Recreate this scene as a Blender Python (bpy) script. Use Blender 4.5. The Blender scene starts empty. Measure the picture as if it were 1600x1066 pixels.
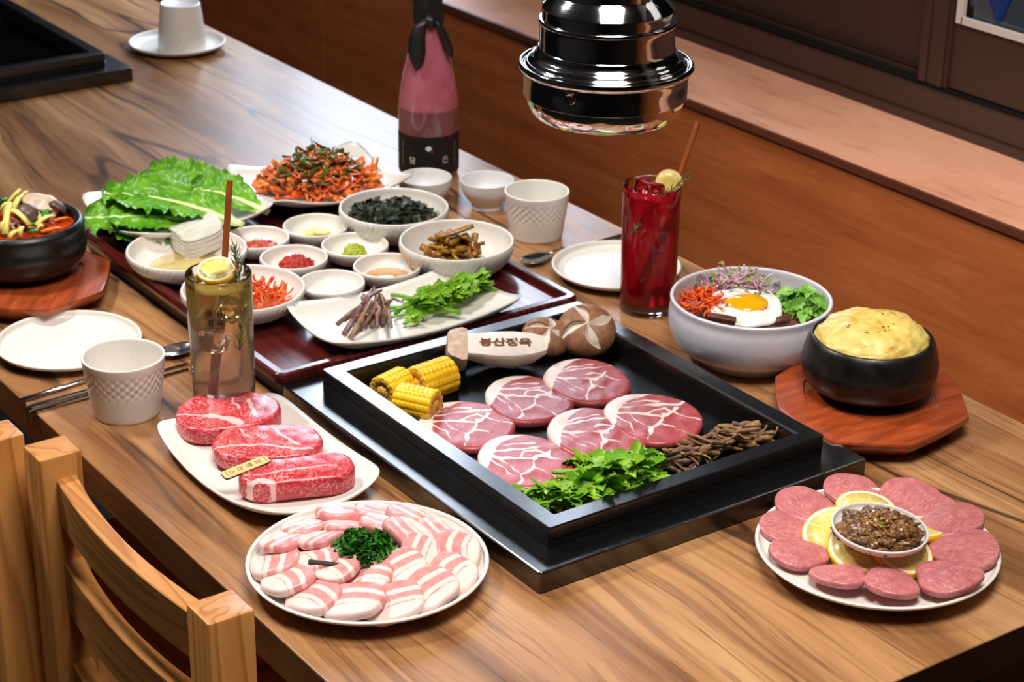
import bpy, math, random
import numpy as np
from mathutils import Vector, Matrix, Euler, noise as mnoise

random.seed(7)
rng = np.random.default_rng(7)
PI = math.pi
sc = bpy.context.scene
COL = sc.collection
T = 0.75                                   # height of the table top above the floor

# ------------------------------------------------------------------ camera, light, exposure
CAM_C = np.array([-0.60967, -0.85582, 0.82900 + T])
CAM_R = np.array([[0.8190558, -0.5735680, 0.0129350],
                  [0.2247303, 0.3414965, 0.9126207],
                  [0.5278672, 0.7445804, -0.4086028]])
CAM_F = 3152.6                             # focal length in pixels of the 1600 px wide photograph
cd = bpy.data.cameras.new('camera')
cam = bpy.data.objects.new('camera', cd)
COL.objects.link(cam)
cd.sensor_width = 36.0
cd.lens = CAM_F / 1600 * 36
cd.clip_start = 0.05
r_, u_, f_ = CAM_R
M = Matrix(((r_[0], u_[0], -f_[0], CAM_C[0]), (r_[1], u_[1], -f_[1], CAM_C[1]),
            (r_[2], u_[2], -f_[2], CAM_C[2]), (0, 0, 0, 1)))
cam.matrix_world = M
cd.dof.use_dof = True
cd.dof.focus_distance = 1.62
cd.dof.aperture_fstop = 15
sc.camera = cam

w = bpy.data.worlds.new('world'); sc.world = w; w.use_nodes = True
w.node_tree.nodes['Background'].inputs[0].default_value = (0.55, 0.62, 0.75, 1)
w.node_tree.nodes['Background'].inputs[1].default_value = 0.05
sc.view_settings.view_transform = 'Standard'
sc.view_settings.look = 'None'
sc.view_settings.exposure = 0.08
sc.view_settings.gamma = 1.0
sc.view_settings.use_curve_mapping = False

def lamp(name, kind, loc, aim, energy, color, **kw):
    d = bpy.data.lights.new(name, kind)
    o = bpy.data.objects.new(name, d); COL.objects.link(o)
    o.location = Vector(loc) + Vector((0, 0, T))
    dv = Vector(aim) - Vector(loc)
    o.rotation_euler = dv.to_track_quat('-Z', 'Y').to_euler()
    d.energy = energy; d.color = color
    for k, v in kw.items(): setattr(d, k, v)
    return o
# daylight behind the far window, the ceiling spot over the table, two ceiling panels
lamp('daylight', 'AREA', (1.50, 2.53, 0.80), (0.2, 2.53, 0.75), 60, (0.72, 0.83, 1.0), shape='RECTANGLE', size=1.4, size_y=1.35)
lamp('table_spot', 'SPOT', (-0.25, 1.35, 1.45), (0.40, 0.42, 0.0), 80, (1.0, 0.94, 0.87), spot_size=math.radians(66), spot_blend=0.8, shadow_soft_size=0.12)
lamp('ceiling_panel', 'AREA', (0.12, -0.15, 1.85), (0.45, 0.30, 0.0), 42, (1.0, 0.93, 0.85), shape='RECTANGLE', size=0.8, size_y=0.8)

def at(px, py, z=0.0):
    """point of the plane at height z above the table that the photograph shows at pixel (px, py)"""
    d = CAM_R.T @ np.array([(px - 800) / CAM_F, -(py - 533) / CAM_F, 1.0])
    p = CAM_C + d * ((z + T - CAM_C[2]) / d[2])
    return Vector(p)
def disc(xl, xr, yc, z):
    c = at((xl + xr) / 2, yc, z)
    dep = CAM_R[2] @ (np.array(c) - CAM_C)
    return c, (xr - xl) / 2 * dep / CAM_F
def L(x, y, z=0.0): return Vector((x, y, z + T))
IMG_R = Vector((0.819, -0.5736, 0)).normalized()     # level direction that runs to the right in the picture
IMG_U = Vector((0.5784, 0.8158, 0)).normalized()     # level direction away from the camera
YAW_R = math.atan2(IMG_R.y, IMG_R.x)

# ------------------------------------------------------------------ materials
def lin(c):
    out = []
    for v in c[:3]:
        v = v / 255.0
        out.append(v / 12.92 if v <= 0.04045 else ((v + 0.055) / 1.055) ** 2.4)
    return (*out, 1.0)
class G:
    def __init__(s, name, rough=0.5, **kw):
        s.m = bpy.data.materials.new(name); s.m.use_nodes = True
        s.nt = s.m.node_tree; s.b = s.nt.nodes['Principled BSDF']
        s.b.inputs['Roughness'].default_value = rough
        for k, v in kw.items(): s.b.inputs[k.replace('_', ' ')].default_value = v
        s._tc = None
    def tc(s, which='Object'):
        if s._tc is None: s._tc = s.nt.nodes.new('ShaderNodeTexCoord')
        return s._tc.outputs[which]
    def put(s, sock, v):
        if hasattr(v, 'is_output'): s.nt.links.new(v, sock)
        else: sock.default_value = v
    def mp(s, scale=(1, 1, 1), rot=(0, 0, 0), loc=(0, 0, 0), vec=None):
        n = s.nt.nodes.new('ShaderNodeMapping')
        s.nt.links.new(vec if vec is not None else s.tc(), n.inputs[0])
        s.put(n.inputs['Scale'], scale); n.inputs['Rotation'].default_value = rot; s.put(n.inputs['Location'], loc)
        return n.outputs[0]
    def noise(s, vec, scale, detail=4, rough=0.55, dist=0.0, col=False):
        n = s.nt.nodes.new('ShaderNodeTexNoise'); s.nt.links.new(vec, n.inputs['Vector'])
        n.inputs['Scale'].default_value = scale; n.inputs['Detail'].default_value = detail
        n.inputs['Roughness'].default_value = rough; n.inputs['Distortion'].default_value = dist
        return n.outputs['Color' if col else 'Fac']
    def voro(s, vec, scale, feature='F1', out='Distance', rnd=1.0):
        n = s.nt.nodes.new('ShaderNodeTexVoronoi'); s.nt.links.new(vec, n.inputs['Vector'])
        n.feature = feature; n.inputs['Scale'].default_value = scale; n.inputs['Randomness'].default_value = rnd
        return n.outputs[out]
    def math(s, op, a, b=0.0, c=0.0, clamp=False):
        n = s.nt.nodes.new('ShaderNodeMath'); n.operation = op; n.use_clamp = clamp
        for i, v in enumerate((a, b, c)): s.put(n.inputs[i], v)
        return n.outputs[0]
    def vmath(s, op, a, b):
        n = s.nt.nodes.new('ShaderNodeVectorMath'); n.operation = op
        s.put(n.inputs[0], a); s.put(n.inputs[1], b)
        return n.outputs[0]
    def ramp(s, fac, stops, interp='LINEAR'):
        n = s.nt.nodes.new('ShaderNodeValToRGB'); s.put(n.inputs[0], fac); cr = n.color_ramp; cr.interpolation = interp
        while len(cr.elements) < len(stops): cr.elements.new(0.5)
        for e, (p, c) in zip(cr.elements, stops):
            e.position = p
            e.color = (c, c, c, 1) if isinstance(c, (int, float)) else lin(c)
        return n.outputs[0]
    def step(s, v, lo, hi):
        n = s.nt.nodes.new('ShaderNodeMapRange'); n.interpolation_type = 'SMOOTHSTEP'
        s.put(n.inputs[0], v); n.inputs[1].default_value = lo; n.inputs[2].default_value = hi
        return n.outputs[0]
    def mix(s, fac, a, b, mode='MIX'):
        n = s.nt.nodes.new('ShaderNodeMix'); n.data_type = 'RGBA'; n.blend_type = mode
        s.put(n.inputs['Factor'], fac)
        for i, v in ((6, a), (7, b)): s.put(n.inputs[i], lin(v) if isinstance(v, tuple) and len(v) == 3 else v)
        return n.outputs[2]
    def attr(s, name):
        n = s.nt.nodes.new('ShaderNodeAttribute'); n.attribute_name = name
        return n.outputs['Fac']
    def rnd(s):
        n = s.nt.nodes.new('ShaderNodeObjectInfo'); return n.outputs['Random']
    def sep(s, vec):
        n = s.nt.nodes.new('ShaderNodeSeparateXYZ'); s.nt.links.new(vec, n.inputs[0]); return n.outputs
    def color(s, v): s.put(s.b.inputs['Base Color'], lin(v) if isinstance(v, tuple) and len(v) == 3 else v)
    def rough(s, v): s.put(s.b.inputs['Roughness'], v)
    def bump(s, h, strength=0.3, dist=0.001):
        n = s.nt.nodes.new('ShaderNodeBump'); s.put(n.inputs['Height'], h)
        n.inputs['Strength'].default_value = strength; n.inputs['Distance'].default_value = dist
        s.nt.links.new(n.outputs[0], s.b.inputs['Normal'])
    def offs(s, vec, k=1.0):
        return s.vmath('ADD', vec, s.math('MULTIPLY', s.rnd(), k))

MATS = {}
def plain(name, col, rough=0.5, var=0, scale=60, bump=0.0, bscale=200, rndcol=None, **kw):
    if name in MATS: return MATS[name]
    g = G(name, rough, **kw)
    v = g.tc()
    c = lin(col)
    if var or rndcol:
        dark = tuple(max(0, x - var) for x in col); light = tuple(min(255, x + var) for x in col)
        c = g.ramp(g.noise(v, scale, 5), [(0.3, dark), (0.7, light)])
        if rndcol: c = g.mix(g.math('MULTIPLY', g.rnd(), 0.9), c, rndcol)
    g.color(c)
    if bump: g.bump(g.noise(v, bscale, 4), bump)
    MATS[name] = g.m
    return g.m

def wood_laminate():
    g = G('table_laminate', 0.3, Specular_IOR_Level=0.4)
    o = g.tc()
    warp = g.noise(g.mp((2.2, 0.5, 1)), 2.0, 3, 0.5, col=True)
    v = g.vmath('ADD', o, g.vmath('MULTIPLY', g.vmath('SUBTRACT', warp, (0.5, 0.5, 0.5)), (0.16, 0.3, 0)))
    a = g.mp((9, 0.75, 1), vec=v)
    band = g.noise(a, 1.6, 5, 0.6)
    c = g.ramp(band, [(0.26, (100, 66, 41)), (0.42, (147, 102, 64)), (0.56, (184, 136, 91)), (0.74, (206, 162, 116))])
    fine = g.noise(g.mp((320, 7, 1), vec=v), 1.0, 4, 0.6)
    c = g.mix(g.step(fine, 0.5, 0.78), c, (96, 60, 34), 'MIX')
    c = g.mix(g.math('MULTIPLY', g.step(g.noise(g.mp((90, 2.5, 1), vec=v), 1.0, 3), 0.48, 0.7), 0.55), c, (108, 68, 40))
    vein = g.noise(g.mp((4.6, 0.5, 1), vec=v), 1.25, 2, 0.5, 0.25)
    d = g.math('ABSOLUTE', g.math('SUBTRACT', g.math('FRACT', g.math('MULTIPLY', vein, 9.0)), 0.5))
    thin = g.math('SUBTRACT', 1.0, g.step(d, 0.02, 0.075))
    soft = g.math('SUBTRACT', 1.0, g.step(d, 0.0, 0.2))
    on = g.step(g.noise(g.mp((3.2, 1.1, 1)), 1.7, 3), 0.40, 0.55)
    c = g.mix(g.math('MULTIPLY', soft, g.math('MULTIPLY', on, 0.28)), c, (104, 66, 42))
    c = g.mix(g.math('MULTIPLY', thin, g.math('MULTIPLY', on, 0.8)), c, (40, 22, 14))
    g.color(c)
    g.rough(g.ramp(band, [(0.3, 0.30), (0.7, 0.37)]))
    g.bump(fine, 0.06, 0.0004)
    return g.m
def plywood(name, c0, c1, c2, rough=0.55):
    g = G(name, rough)
    v = g.mp((3, 1.2, 12))
    n = g.noise(v, 3.0, 6, 0.62, 0.6)
    c = g.ramp(n, [(0.3, c0), (0.5, c1), (0.7, c2)])
    f = g.noise(g.mp((60, 12, 260)), 1.0, 4, 0.6)
    c = g.mix(g.math('MULTIPLY', g.step(f, 0.5, 0.75), 0.4), c, tuple(int(x * 0.72) for x in c0))
    g.color(c); g.bump(f, 0.05, 0.0005)
    return g.m
def pine(name='pine_wood', along='Z'):
    g = G(name, 0.42)
    s = {'Z': (1, 1, 0.06), 'Y': (1, 0.06, 1), 'X': (0.06, 1, 1)}[along]
    v = g.mp(s)
    n = g.noise(v, 16, 3, 0.5, 0.4)
    r = g.math('FRACT', g.math('MULTIPLY', n, 9.0))
    c = g.ramp(r, [(0.0, (206, 144, 80)), (0.55, (196, 134, 70)), (0.85, (168, 106, 52)), (1.0, (202, 142, 78))])
    f = g.noise(g.mp(tuple(x * 1.0 for x in s)), 420, 3)
    c = g.mix(g.math('MULTIPLY', g.step(f, 0.5, 0.8), 0.3), c, (150, 90, 40))
    g.color(c); g.bump(f, 0.08, 0.0004)
    return g.m
def board_wood():
    g = G('board_stained_wood', 0.3, Coat_Weight=0.3)
    n = g.noise(g.mp((14, 90, 60)), 1.0, 5, 0.6, 0.4)
    g.color(g.ramp(n, [(0.3, (124, 50, 22)), (0.55, (162, 72, 34)), (0.75, (186, 90, 46))]))
    return g.m
def lacquer():
    g = G('red_lacquer', 0.22, Coat_Weight=0.5, Coat_Roughness=0.12)
    n = g.noise(g.mp((160, 8, 100)), 1.0, 4)
    g.color(g.ramp(n, [(0.3, (52, 10, 10)), (0.7, (92, 22, 18))])); g.rough(g.ramp(n, [(0.3, 0.2), (0.7, 0.32)]))
    g.bump(n, 0.1, 0.0004)
    return g.m
def iron(name, col=(16, 16, 18), rough=0.3, bs=500, spec=0.5, coat=0.0):
    g = G(name, rough, Specular_IOR_Level=spec, Coat_Weight=coat, Coat_Roughness=0.14)
    g.color(col)
    g.rough(g.ramp(g.noise(g.tc(), 14, 3), [(0.35, rough - 0.02), (0.65, rough + 0.03)]))
    return g.m
def stone_pot():
    g = G('black_stoneware', 0.28)
    n = g.noise(g.tc(), 60, 6, 0.65); s = g.noise(g.mp((1, 1, 0.4)), 70, 6, 0.7)
    c = g.ramp(n, [(0.3, (12, 11, 11)), (0.7, (27, 25, 25))])
    c = g.mix(g.step(s, 0.665, 0.72), c, (150, 130, 116))
    g.color(c); g.rough(g.ramp(n, [(0.3, 0.22), (0.7, 0.45)])); g.bump(n, 0.25, 0.0006)
    return g.m
def ceramic(name, col=(229, 224, 217), rough=0.3, bs=260, b=0.05):
    g = G(name, rough, Specular_IOR_Level=0.45)
    n = g.noise(g.tc(), bs, 4)
    g.color(g.ramp(n, [(0.3, tuple(c - 3 for c in col)), (0.7, tuple(min(255, c + 3) for c in col))]))
    g.bump(n, b, 0.0004)
    return g.m
def glass(name, col=(255, 255, 255), rough=0.0, ior=1.45):
    g = G(name, rough, IOR=ior, Transmission_Weight=1.0); g.color(col)
    n = g.noise(g.tc(), 90, 2); g.bump(n, 0.02, 0.0003)
    return g.m
def metal(name, col, rough, br=0.0):
    g = G(name, rough, Metallic=1.0); g.color(col)
    n = g.noise(g.mp((1, 1, 30)), 40, 3); g.rough(g.ramp(n, [(0.3, rough), (0.7, rough + 0.05)]))
    return g.m
def meat(name, lean, lean2, fat, k=0.18, nscale=220, marble=None, rough=0.42, mscale=300, sub=0.06, mlo=0.56, mhi=0.63, mamt=0.85, stretch=(1, 1, 1)):
    """lean and fat by the mesh attribute 'fat' (the cut's own seams), broken up by noise, with fine marbling"""
    g = G(name, rough, Subsurface_Weight=sub, Coat_Weight=0.06, Coat_Roughness=0.25)
    g.b.inputs['Subsurface Radius'].default_value = (0.004, 0.0015, 0.001)
    g.b.inputs['Subsurface Scale'].default_value = 1.0
    o = g.offs(g.tc(), 3.0)
    e = g.math('ADD', g.attr('fat'), g.math('MULTIPLY', g.math('SUBTRACT', g.noise(o, nscale, 4, 0.6), 0.5), k * 4))
    m = g.step(e, 0.42, 0.62)
    c = g.ramp(g.noise(o, 110, 5, 0.65), [(0.3, lean), (0.7, lean2)])
    if marble:
        w = g.noise(g.mp(stretch, vec=o), mscale, 3, 0.5, 1.2)
        zone = g.ramp(g.noise(o, 45, 2), [(0.35, 0.25), (0.65, 1.0)])
        c = g.mix(g.math('MULTIPLY', g.step(w, mlo, mhi), g.math('MULTIPLY', zone, mamt)), c, marble)
    fc = g.ramp(g.noise(o, 90, 3), [(0.3, tuple(int(x * 0.96) for x in fat)), (0.7, fat)])
    g.color(g.mix(m, c, fc))
    g.bump(g.noise(o, 420, 3), 0.16, 0.0006)
    return g.m
def leafy(name, c0, c1, vein=None, rough=0.38, scale=60, tr=0.15, rv=None):
    g = G(name, rough, Specular_IOR_Level=0.4)
    o = g.tc()
    n = g.noise(o, scale, 5, 0.6)
    c = g.ramp(n, [(0.3, c0), (0.7, c1)])
    if rv: c = g.mix(g.math('MULTIPLY', g.rnd(), 0.8), c, rv)
    if vein: c = g.mix(g.step(g.attr('rib'), 0.35, 0.95), c, vein)
    g.color(c); g.bump(n, 0.3, 0.001)
    g.b.inputs['Subsurface Weight'].default_value = tr
    g.b.inputs['Subsurface Radius'].default_value = (0.002, 0.004, 0.001)
    return g.m

M_TABLE = wood_laminate()
M_EDGE = plywood('table_edge_laminate', (70, 42, 24), (104, 66, 38), (132, 88, 52), 0.4)
M_ENDEDGE = iron('dark_table_end', (20, 15, 12), 0.45)
M_PANEL = plywood('orange_plywood', (168, 86, 42), (188, 102, 52), (204, 118, 64), 0.5)
M_SILL = plywood('sill_plywood', (204, 140, 110), (220, 158, 128), (232, 174, 144), 0.42)
M_LIP = plywood('sill_edge_wood', (84, 40, 24), (100, 50, 32), (112, 58, 38), 0.5)
M_ALU = iron('brown_aluminium', (66, 44, 36), 0.42, 900)
M_RUB = plain('black_rubber_seal', (10, 10, 11), 0.5)
M_WHITE_SEAL = plain('white_seal', (206, 196, 192), 0.5)
M_PINE = pine('pine_upright', 'Z'); M_PINE_Y = pine('pine_rail', 'Y')
M_BOARD = board_wood(); M_LACQ = lacquer(); M_TRAYBASE = iron('tray_underside', (14, 10, 10), 0.5)
M_IRON = iron('black_lacquered_frame', (9, 9, 11), 0.27, spec=0.8, coat=0.7); M_PLATE_IRON = iron('cast_griddle', (26, 27, 30), 0.42, 900)
M_POT = stone_pot()
M_CER = ceramic('white_stoneware'); M_CER_COOL = ceramic('lavender_white_glaze', (222, 220, 232), 0.25)
M_CER_SOJU = ceramic('pale_grey_glaze', (222, 221, 222), 0.28)
M_GLASS = glass('clear_glass'); M_PANE = glass('window_glass')
M_CHROME = metal('polished_chrome', (210, 212, 216), 0.05); M_STEEL = metal('brushed_steel', (190, 190, 192), 0.16)
M_INK = plain('black_print', (22, 18, 16), 0.6)
M_BURN = plain('burnt_brand', (112, 58, 20), 0.7, 24, 300)
# ------------------------------------------------------------------ mesh helpers
class MB:
    def __init__(s): s.v = []; s.f = []; s.mi = []; s.at = {}
    def add(s, V, F, mi=0, xf=None):
        b = len(s.v)
        if xf is not None: V = [xf @ Vector(p) for p in V]
        s.v += [tuple(p) for p in V]; s.f += [tuple(i + b for i in q) for q in F]; s.mi += [mi] * len(F)
        return s
    def build(s, name, mats, parent=None, loc=(0, 0, 0), rot=(0, 0, 0), smooth=True, attrs=None):
        me = bpy.data.meshes.new(name)
        me.from_pydata(s.v, [], s.f); me.validate(); me.update()
        if not isinstance(mats, (list, tuple)): mats = [mats]
        for m in mats: me.materials.append(m)
        if len(mats) > 1 and len(me.polygons) == len(s.mi):
            me.polygons.foreach_set('material_index', s.mi)
        if smooth is True: me.polygons.foreach_set('use_smooth', [True] * len(me.polygons))
        elif smooth: 
            me.polygons.foreach_set('use_smooth', [True] * len(me.polygons)); me.set_sharp_from_angle(angle=math.radians(smooth))
        for k, a in (attrs or s.at).items():
            if len(a) == len(me.vertices):
                at_ = me.attributes.new(k, 'FLOAT', 'POINT'); at_.data.foreach_set('value', np.asarray(a, dtype=np.float32))
        o = bpy.data.objects.new(name, me); COL.objects.link(o)
        if parent is not None: o.parent = parent
        o.location = loc; o.rotation_euler = rot
        return o
def mesh(name, VF, mats, parent=None, loc=(0, 0, 0), rot=(0, 0, 0), smooth=True, attrs=None):
    return MB().add(VF[0], VF[1]).build(name, mats, parent, loc, rot, smooth, attrs)
def tag(o, label=None, cat=None, group=None, kind=None):
    if label: o['label'] = label
    if cat: o['category'] = cat
    if group: o['group'] = group
    if kind: o['kind'] = kind
    return o
def thing(name, label, cat, loc, rot=(0, 0, 0), group=None):
    o = bpy.data.objects.new(name, None); COL.objects.link(o)
    o.empty_display_size = 0.02
    o.location = loc; o.rotation_euler = rot if not isinstance(rot, (int, float)) else (0, 0, rot)
    return tag(o, label, cat, group)
def clone(o, loc=None, rot=None, label=None, parent=None, scale=None):
    c = o.copy(); COL.objects.link(c)
    if parent is not None: c.parent = parent
    if loc is not None: c.location = loc
    if rot is not None: c.rotation_euler = rot
    if scale is not None: c.scale = (scale,) * 3 if isinstance(scale, (int, float)) else scale
    if label: c['label'] = label
    for ch in list(o.children): clone(ch, parent=c)
    return c
def box(x0, x1, y0, y1, z0, z1):
    V = [(x, y, z) for z in (z0, z1) for y in (y0, y1) for x in (x0, x1)]
    return V, [(0, 2, 3, 1), (4, 5, 7, 6), (0, 1, 5, 4), (2, 6, 7, 3), (0, 4, 6, 2), (1, 3, 7, 5)]
def rrect(w, d, cr, n=5):
    P = []
    cr = max(cr, 0.0004)
    for cx, cy, a0 in ((w / 2 - cr, d / 2 - cr, 0), (-w / 2 + cr, d / 2 - cr, PI / 2), (-w / 2 + cr, -d / 2 + cr, PI), (w / 2 - cr, -d / 2 + cr, 1.5 * PI)):
        for i in range(n + 1):
            a = a0 + PI / 2 * i / n
            P.append((cx + cr * math.cos(a), cy + cr * math.sin(a)))
    return P
def loft(rings, cap0=True, cap1=True):
    n = len(rings[0]); V = [p for r in rings for p in r]; F = []
    for k in range(len(rings) - 1):
        for i in range(n):
            j = (i + 1) % n
            F.append((k * n + i, k * n + j, (k + 1) * n + j, (k + 1) * n + i))
    if cap0: F.append(tuple(range(n - 1, -1, -1)))
    if cap1: F.append(tuple((len(rings) - 1) * n + i for i in range(n)))
    return V, F
def rloft(w, d, cr, prof, cap0=True, cap1=True):
    return loft([[(x, y, z) for x, y in rrect(w - 2 * ins, d - 2 * ins, cr - ins)] for ins, z in prof], cap0, cap1)
def bbox_soft(w, d, h, b=0.002, cr=None):
    """a bevelled box standing on z = 0"""
    cr = b if cr is None else cr
    return rloft(w, d, cr + 0.0005, [(b, 0), (0, b), (0, h - b), (b * 0.3, h - b * 0.3), (b, h)])
def lathe(prof, n=64, mod=None):
    V = []; F = []; idx = []
    for k, (r, z) in enumerate(prof):
        if r <= 1e-7:
            idx.append([len(V)]); V.append((0, 0, z))
        else:
            row = []
            for i in range(n):
                a = 2 * PI * i / n
                rr, zz = (r, z) if mod is None else mod(r, z, a, k)
                row.append(len(V)); V.append((rr * math.cos(a), rr * math.sin(a), zz))
            idx.append(row)
    for a, b in zip(idx, idx[1:]):
        if len(a) == 1 and len(b) == 1: continue
        for i in range(n):
            j = (i + 1) % n
            if len(a) == 1: F.append((a[0], b[j], b[i]))
            elif len(b) == 1: F.append((a[i], a[j], b[0]))
            else: F.append((a[i], a[j], b[j], b[i]))
    return V, F
def smooth_prof(pts, n=6):
    """Catmull-Rom through (r, z) points"""
    out = []
    P = [pts[0]] + list(pts) + [pts[-1]]
    for i in range(1, len(P) - 2):
        p0, p1, p2, p3 = (np.array(P[i + k]) for k in (-1, 0, 1, 2))
        for t in np.arange(0, 1, 1 / n):
            q = 0.5 * ((2 * p1) + (-p0 + p2) * t + (2 * p0 - 5 * p1 + 4 * p2 - p3) * t * t + (-p0 + 3 * p1 - 3 * p2 + p3) * t ** 3)
            out.append((max(q[0], 0), q[1]))
    out.append(pts[-1])
    return out
def frames(path):
    path = [Vector(p) for p in path]; fr = []
    up = Vector((0, 0, 1))
    for i, p in enumerate(path):
        t = (path[min(i + 1, len(path) - 1)] - path[max(i - 1, 0)]).normalized()
        s = t.cross(up)
        if s.length < 1e-3: s = t.cross(Vector((1, 0, 0)))
        s.normalize(); u = s.cross(t); up = u
        fr.append((p, s, u))
    return fr
def tube(path, rad, n=6, flat=1.0):
    fr = frames(path); m = len(fr); rings = []
    for i, (p, s, u) in enumerate(fr):
        r = rad[i] if isinstance(rad, (list, tuple)) else rad
        rings.append([tuple(p + s * (r * math.cos(2 * PI * k / n)) + u * (r * flat * math.sin(2 * PI * k / n))) for k in range(n)])
    return loft(rings)
def ribbon(path, w, t, twist=0.0, taper=True):
    fr = frames(path); m = len(fr); rings = []
    for i, (p, s, u) in enumerate(fr):
        a = twist * i / (m - 1); q = s * math.cos(a) + u * math.sin(a); o = u * math.cos(a) - s * math.sin(a)
        k = 1.0 if not taper else 0.45 + 0.55 * math.sin(PI * (i + 0.4) / (m - 0.2))
        rings.append([tuple(p + q * (w / 2 * k * x) + o * (t / 2 * y)) for x, y in ((-1, -.6), (0, -1), (1, -.6), (1, .6), (0, 1), (-1, .6))])
    return loft(rings)
def slab(rad, t, nr=24, na=72, edge=0.3, dome=0.0, bend=None, lump=0.0, seed=0):
    """a cut slice: rad(theta) is the outline, t the thickness; returns V, F and the level (u, v) of each vertex"""
    V = []; F = []; UV = []
    A = [2 * PI * i / na for i in range(na)]
    R = [rad(a) for a in A]
    e = t * edge
    rows = []
    def row(scale, inset, z):
        r0 = len(V)
        for a, r in zip(A, R):
            rr = r * scale - inset
            u, v = rr * math.cos(a), rr * math.sin(a)
            zz = z
            if lump: zz += lump * mnoise.noise(Vector((u * 90 + seed, v * 90, seed))) * (1 if z > t * 0.2 else 0)
            if dome: zz += dome * (1 - scale ** 2) * (z / t if t else 1)
            V.append((u, v, zz)); UV.append((u, v))
        rows.append(r0)
    row(1.0, e, 0.0)
    row(1.0, 0.0, e)
    row(1.0, 0.0, t - e)
    row(1.0, e * 0.3, t - e * 0.3)
    row(1.0, e, t)
    for k in range(nr - 1, 0, -1):
        row(k / nr * 1.0, e * k / nr, t)
    for a, b in zip(rows, rows[1:]):
        for i in range(na):
            j = (i + 1) % na; F.append((a + i, a + j, b + j, b + i))
    c = len(V); V.append((0, 0, t + dome)); UV.append((0, 0))
    for i in range(na): F.append((rows[-1] + i, rows[-1] + (i + 1) % na, c))
    F.append(tuple(rows[0] + i for i in range(na - 1, -1, -1)))
    if bend: V = [bend(*p) for p in V]
    return V, F, UV
def outline(pts):
    """polar outline through (angle in degrees, radius) knots, periodic"""
    A = np.radians([p[0] for p in pts]); R = np.array([p[1] for p in pts])
    A3 = np.concatenate([A - 2 * PI, A, A + 2 * PI]); R3 = np.concatenate([R, R, R])
    def f(a):
        a = a % (2 * PI); i = np.searchsorted(A3, a) - 1
        x = (a - A3[i]) / (A3[i + 1] - A3[i])
        r0, r1, r2, r3 = R3[i - 1], R3[i], R3[i + 1], R3[i + 2]
        return float(0.5 * (2 * r1 + (r2 - r0) * x + (2 * r0 - 5 * r1 + 4 * r2 - r3) * x * x + (3 * r1 - r0 - 3 * r2 + r3) * x ** 3))
    return f
def pdist(P, line):
    """distance of points P (n,2) to a polyline"""
    P = np.asarray(P); d = np.full(len(P), 9.0)
    for a, b in zip(line, line[1:]):
        a = np.array(a); b = np.array(b); ab = b - a
        t = np.clip(((P - a) @ ab) / (ab @ ab), 0, 1)
        d = np.minimum(d, np.linalg.norm(P - (a + t[:, None] * ab), axis=1))
    return d
def blob(r, h, n=40, m=16, amp=0.15, sc=3.0, seed=0, base=0.0):
    V = []; F = []
    for k in range(m + 1):
        s = k / m
        for i in range(n):
            a = 2 * PI * i / n
            rr = r * math.cos(s * PI / 2) ** 0.75 if s < 1 else 0.0
            z = h * math.sin(s * PI / 2)
            nn = mnoise.fractal(Vector((math.cos(a) * rr / r * sc + seed, math.sin(a) * rr / r * sc, z / max(h, 1e-6) * sc * 0.5 + seed)), 0.8, 2.0, 4)
            q = 1 + amp * nn
            V.append((rr * q * math.cos(a), rr * q * math.sin(a), base + z * (1 + amp * nn * (0.3 + s))))
    for k in range(m):
        for i in range(n):
            j = (i + 1) % n; F.append((k * n + i, k * n + j, (k + 1) * n + j, (k + 1) * n + i))
    F.append(tuple(range(n - 1, -1, -1)))
    return V, F
def ico(r, s=(1, 1, 1)):
    import bmesh
    bm = bmesh.new(); bmesh.ops.create_icosphere(bm, subdivisions=1, radius=r)
    V = [(v.co.x * s[0], v.co.y * s[1], v.co.z * s[2]) for v in bm.verts]; F = [tuple(v.index for v in f.verts) for f in bm.faces]
    bm.free(); return V, F
_txt = {}
def text(body, size, bold=0.0):
    """flat outline of some lettering, centred, as vertices and faces"""
    cu = bpy.data.curves.new('t', 'FONT'); cu.body = body; cu.size = size; cu.align_x = 'CENTER'; cu.align_y = 'CENTER'; cu.resolution_u = 3; cu.offset = bold
    o = bpy.data.objects.new('t', cu); COL.objects.link(o)
    bpy.context.view_layer.update()
    me = bpy.data.meshes.new_from_object(o.evaluated_get(bpy.context.evaluated_depsgraph_get()))
    V = [tuple(v.co) for v in me.vertices]; F = [tuple(p.vertices) for p in me.polygons]
    bpy.data.objects.remove(o); bpy.data.curves.remove(cu); bpy.data.meshes.remove(me)
    return V, F
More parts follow.
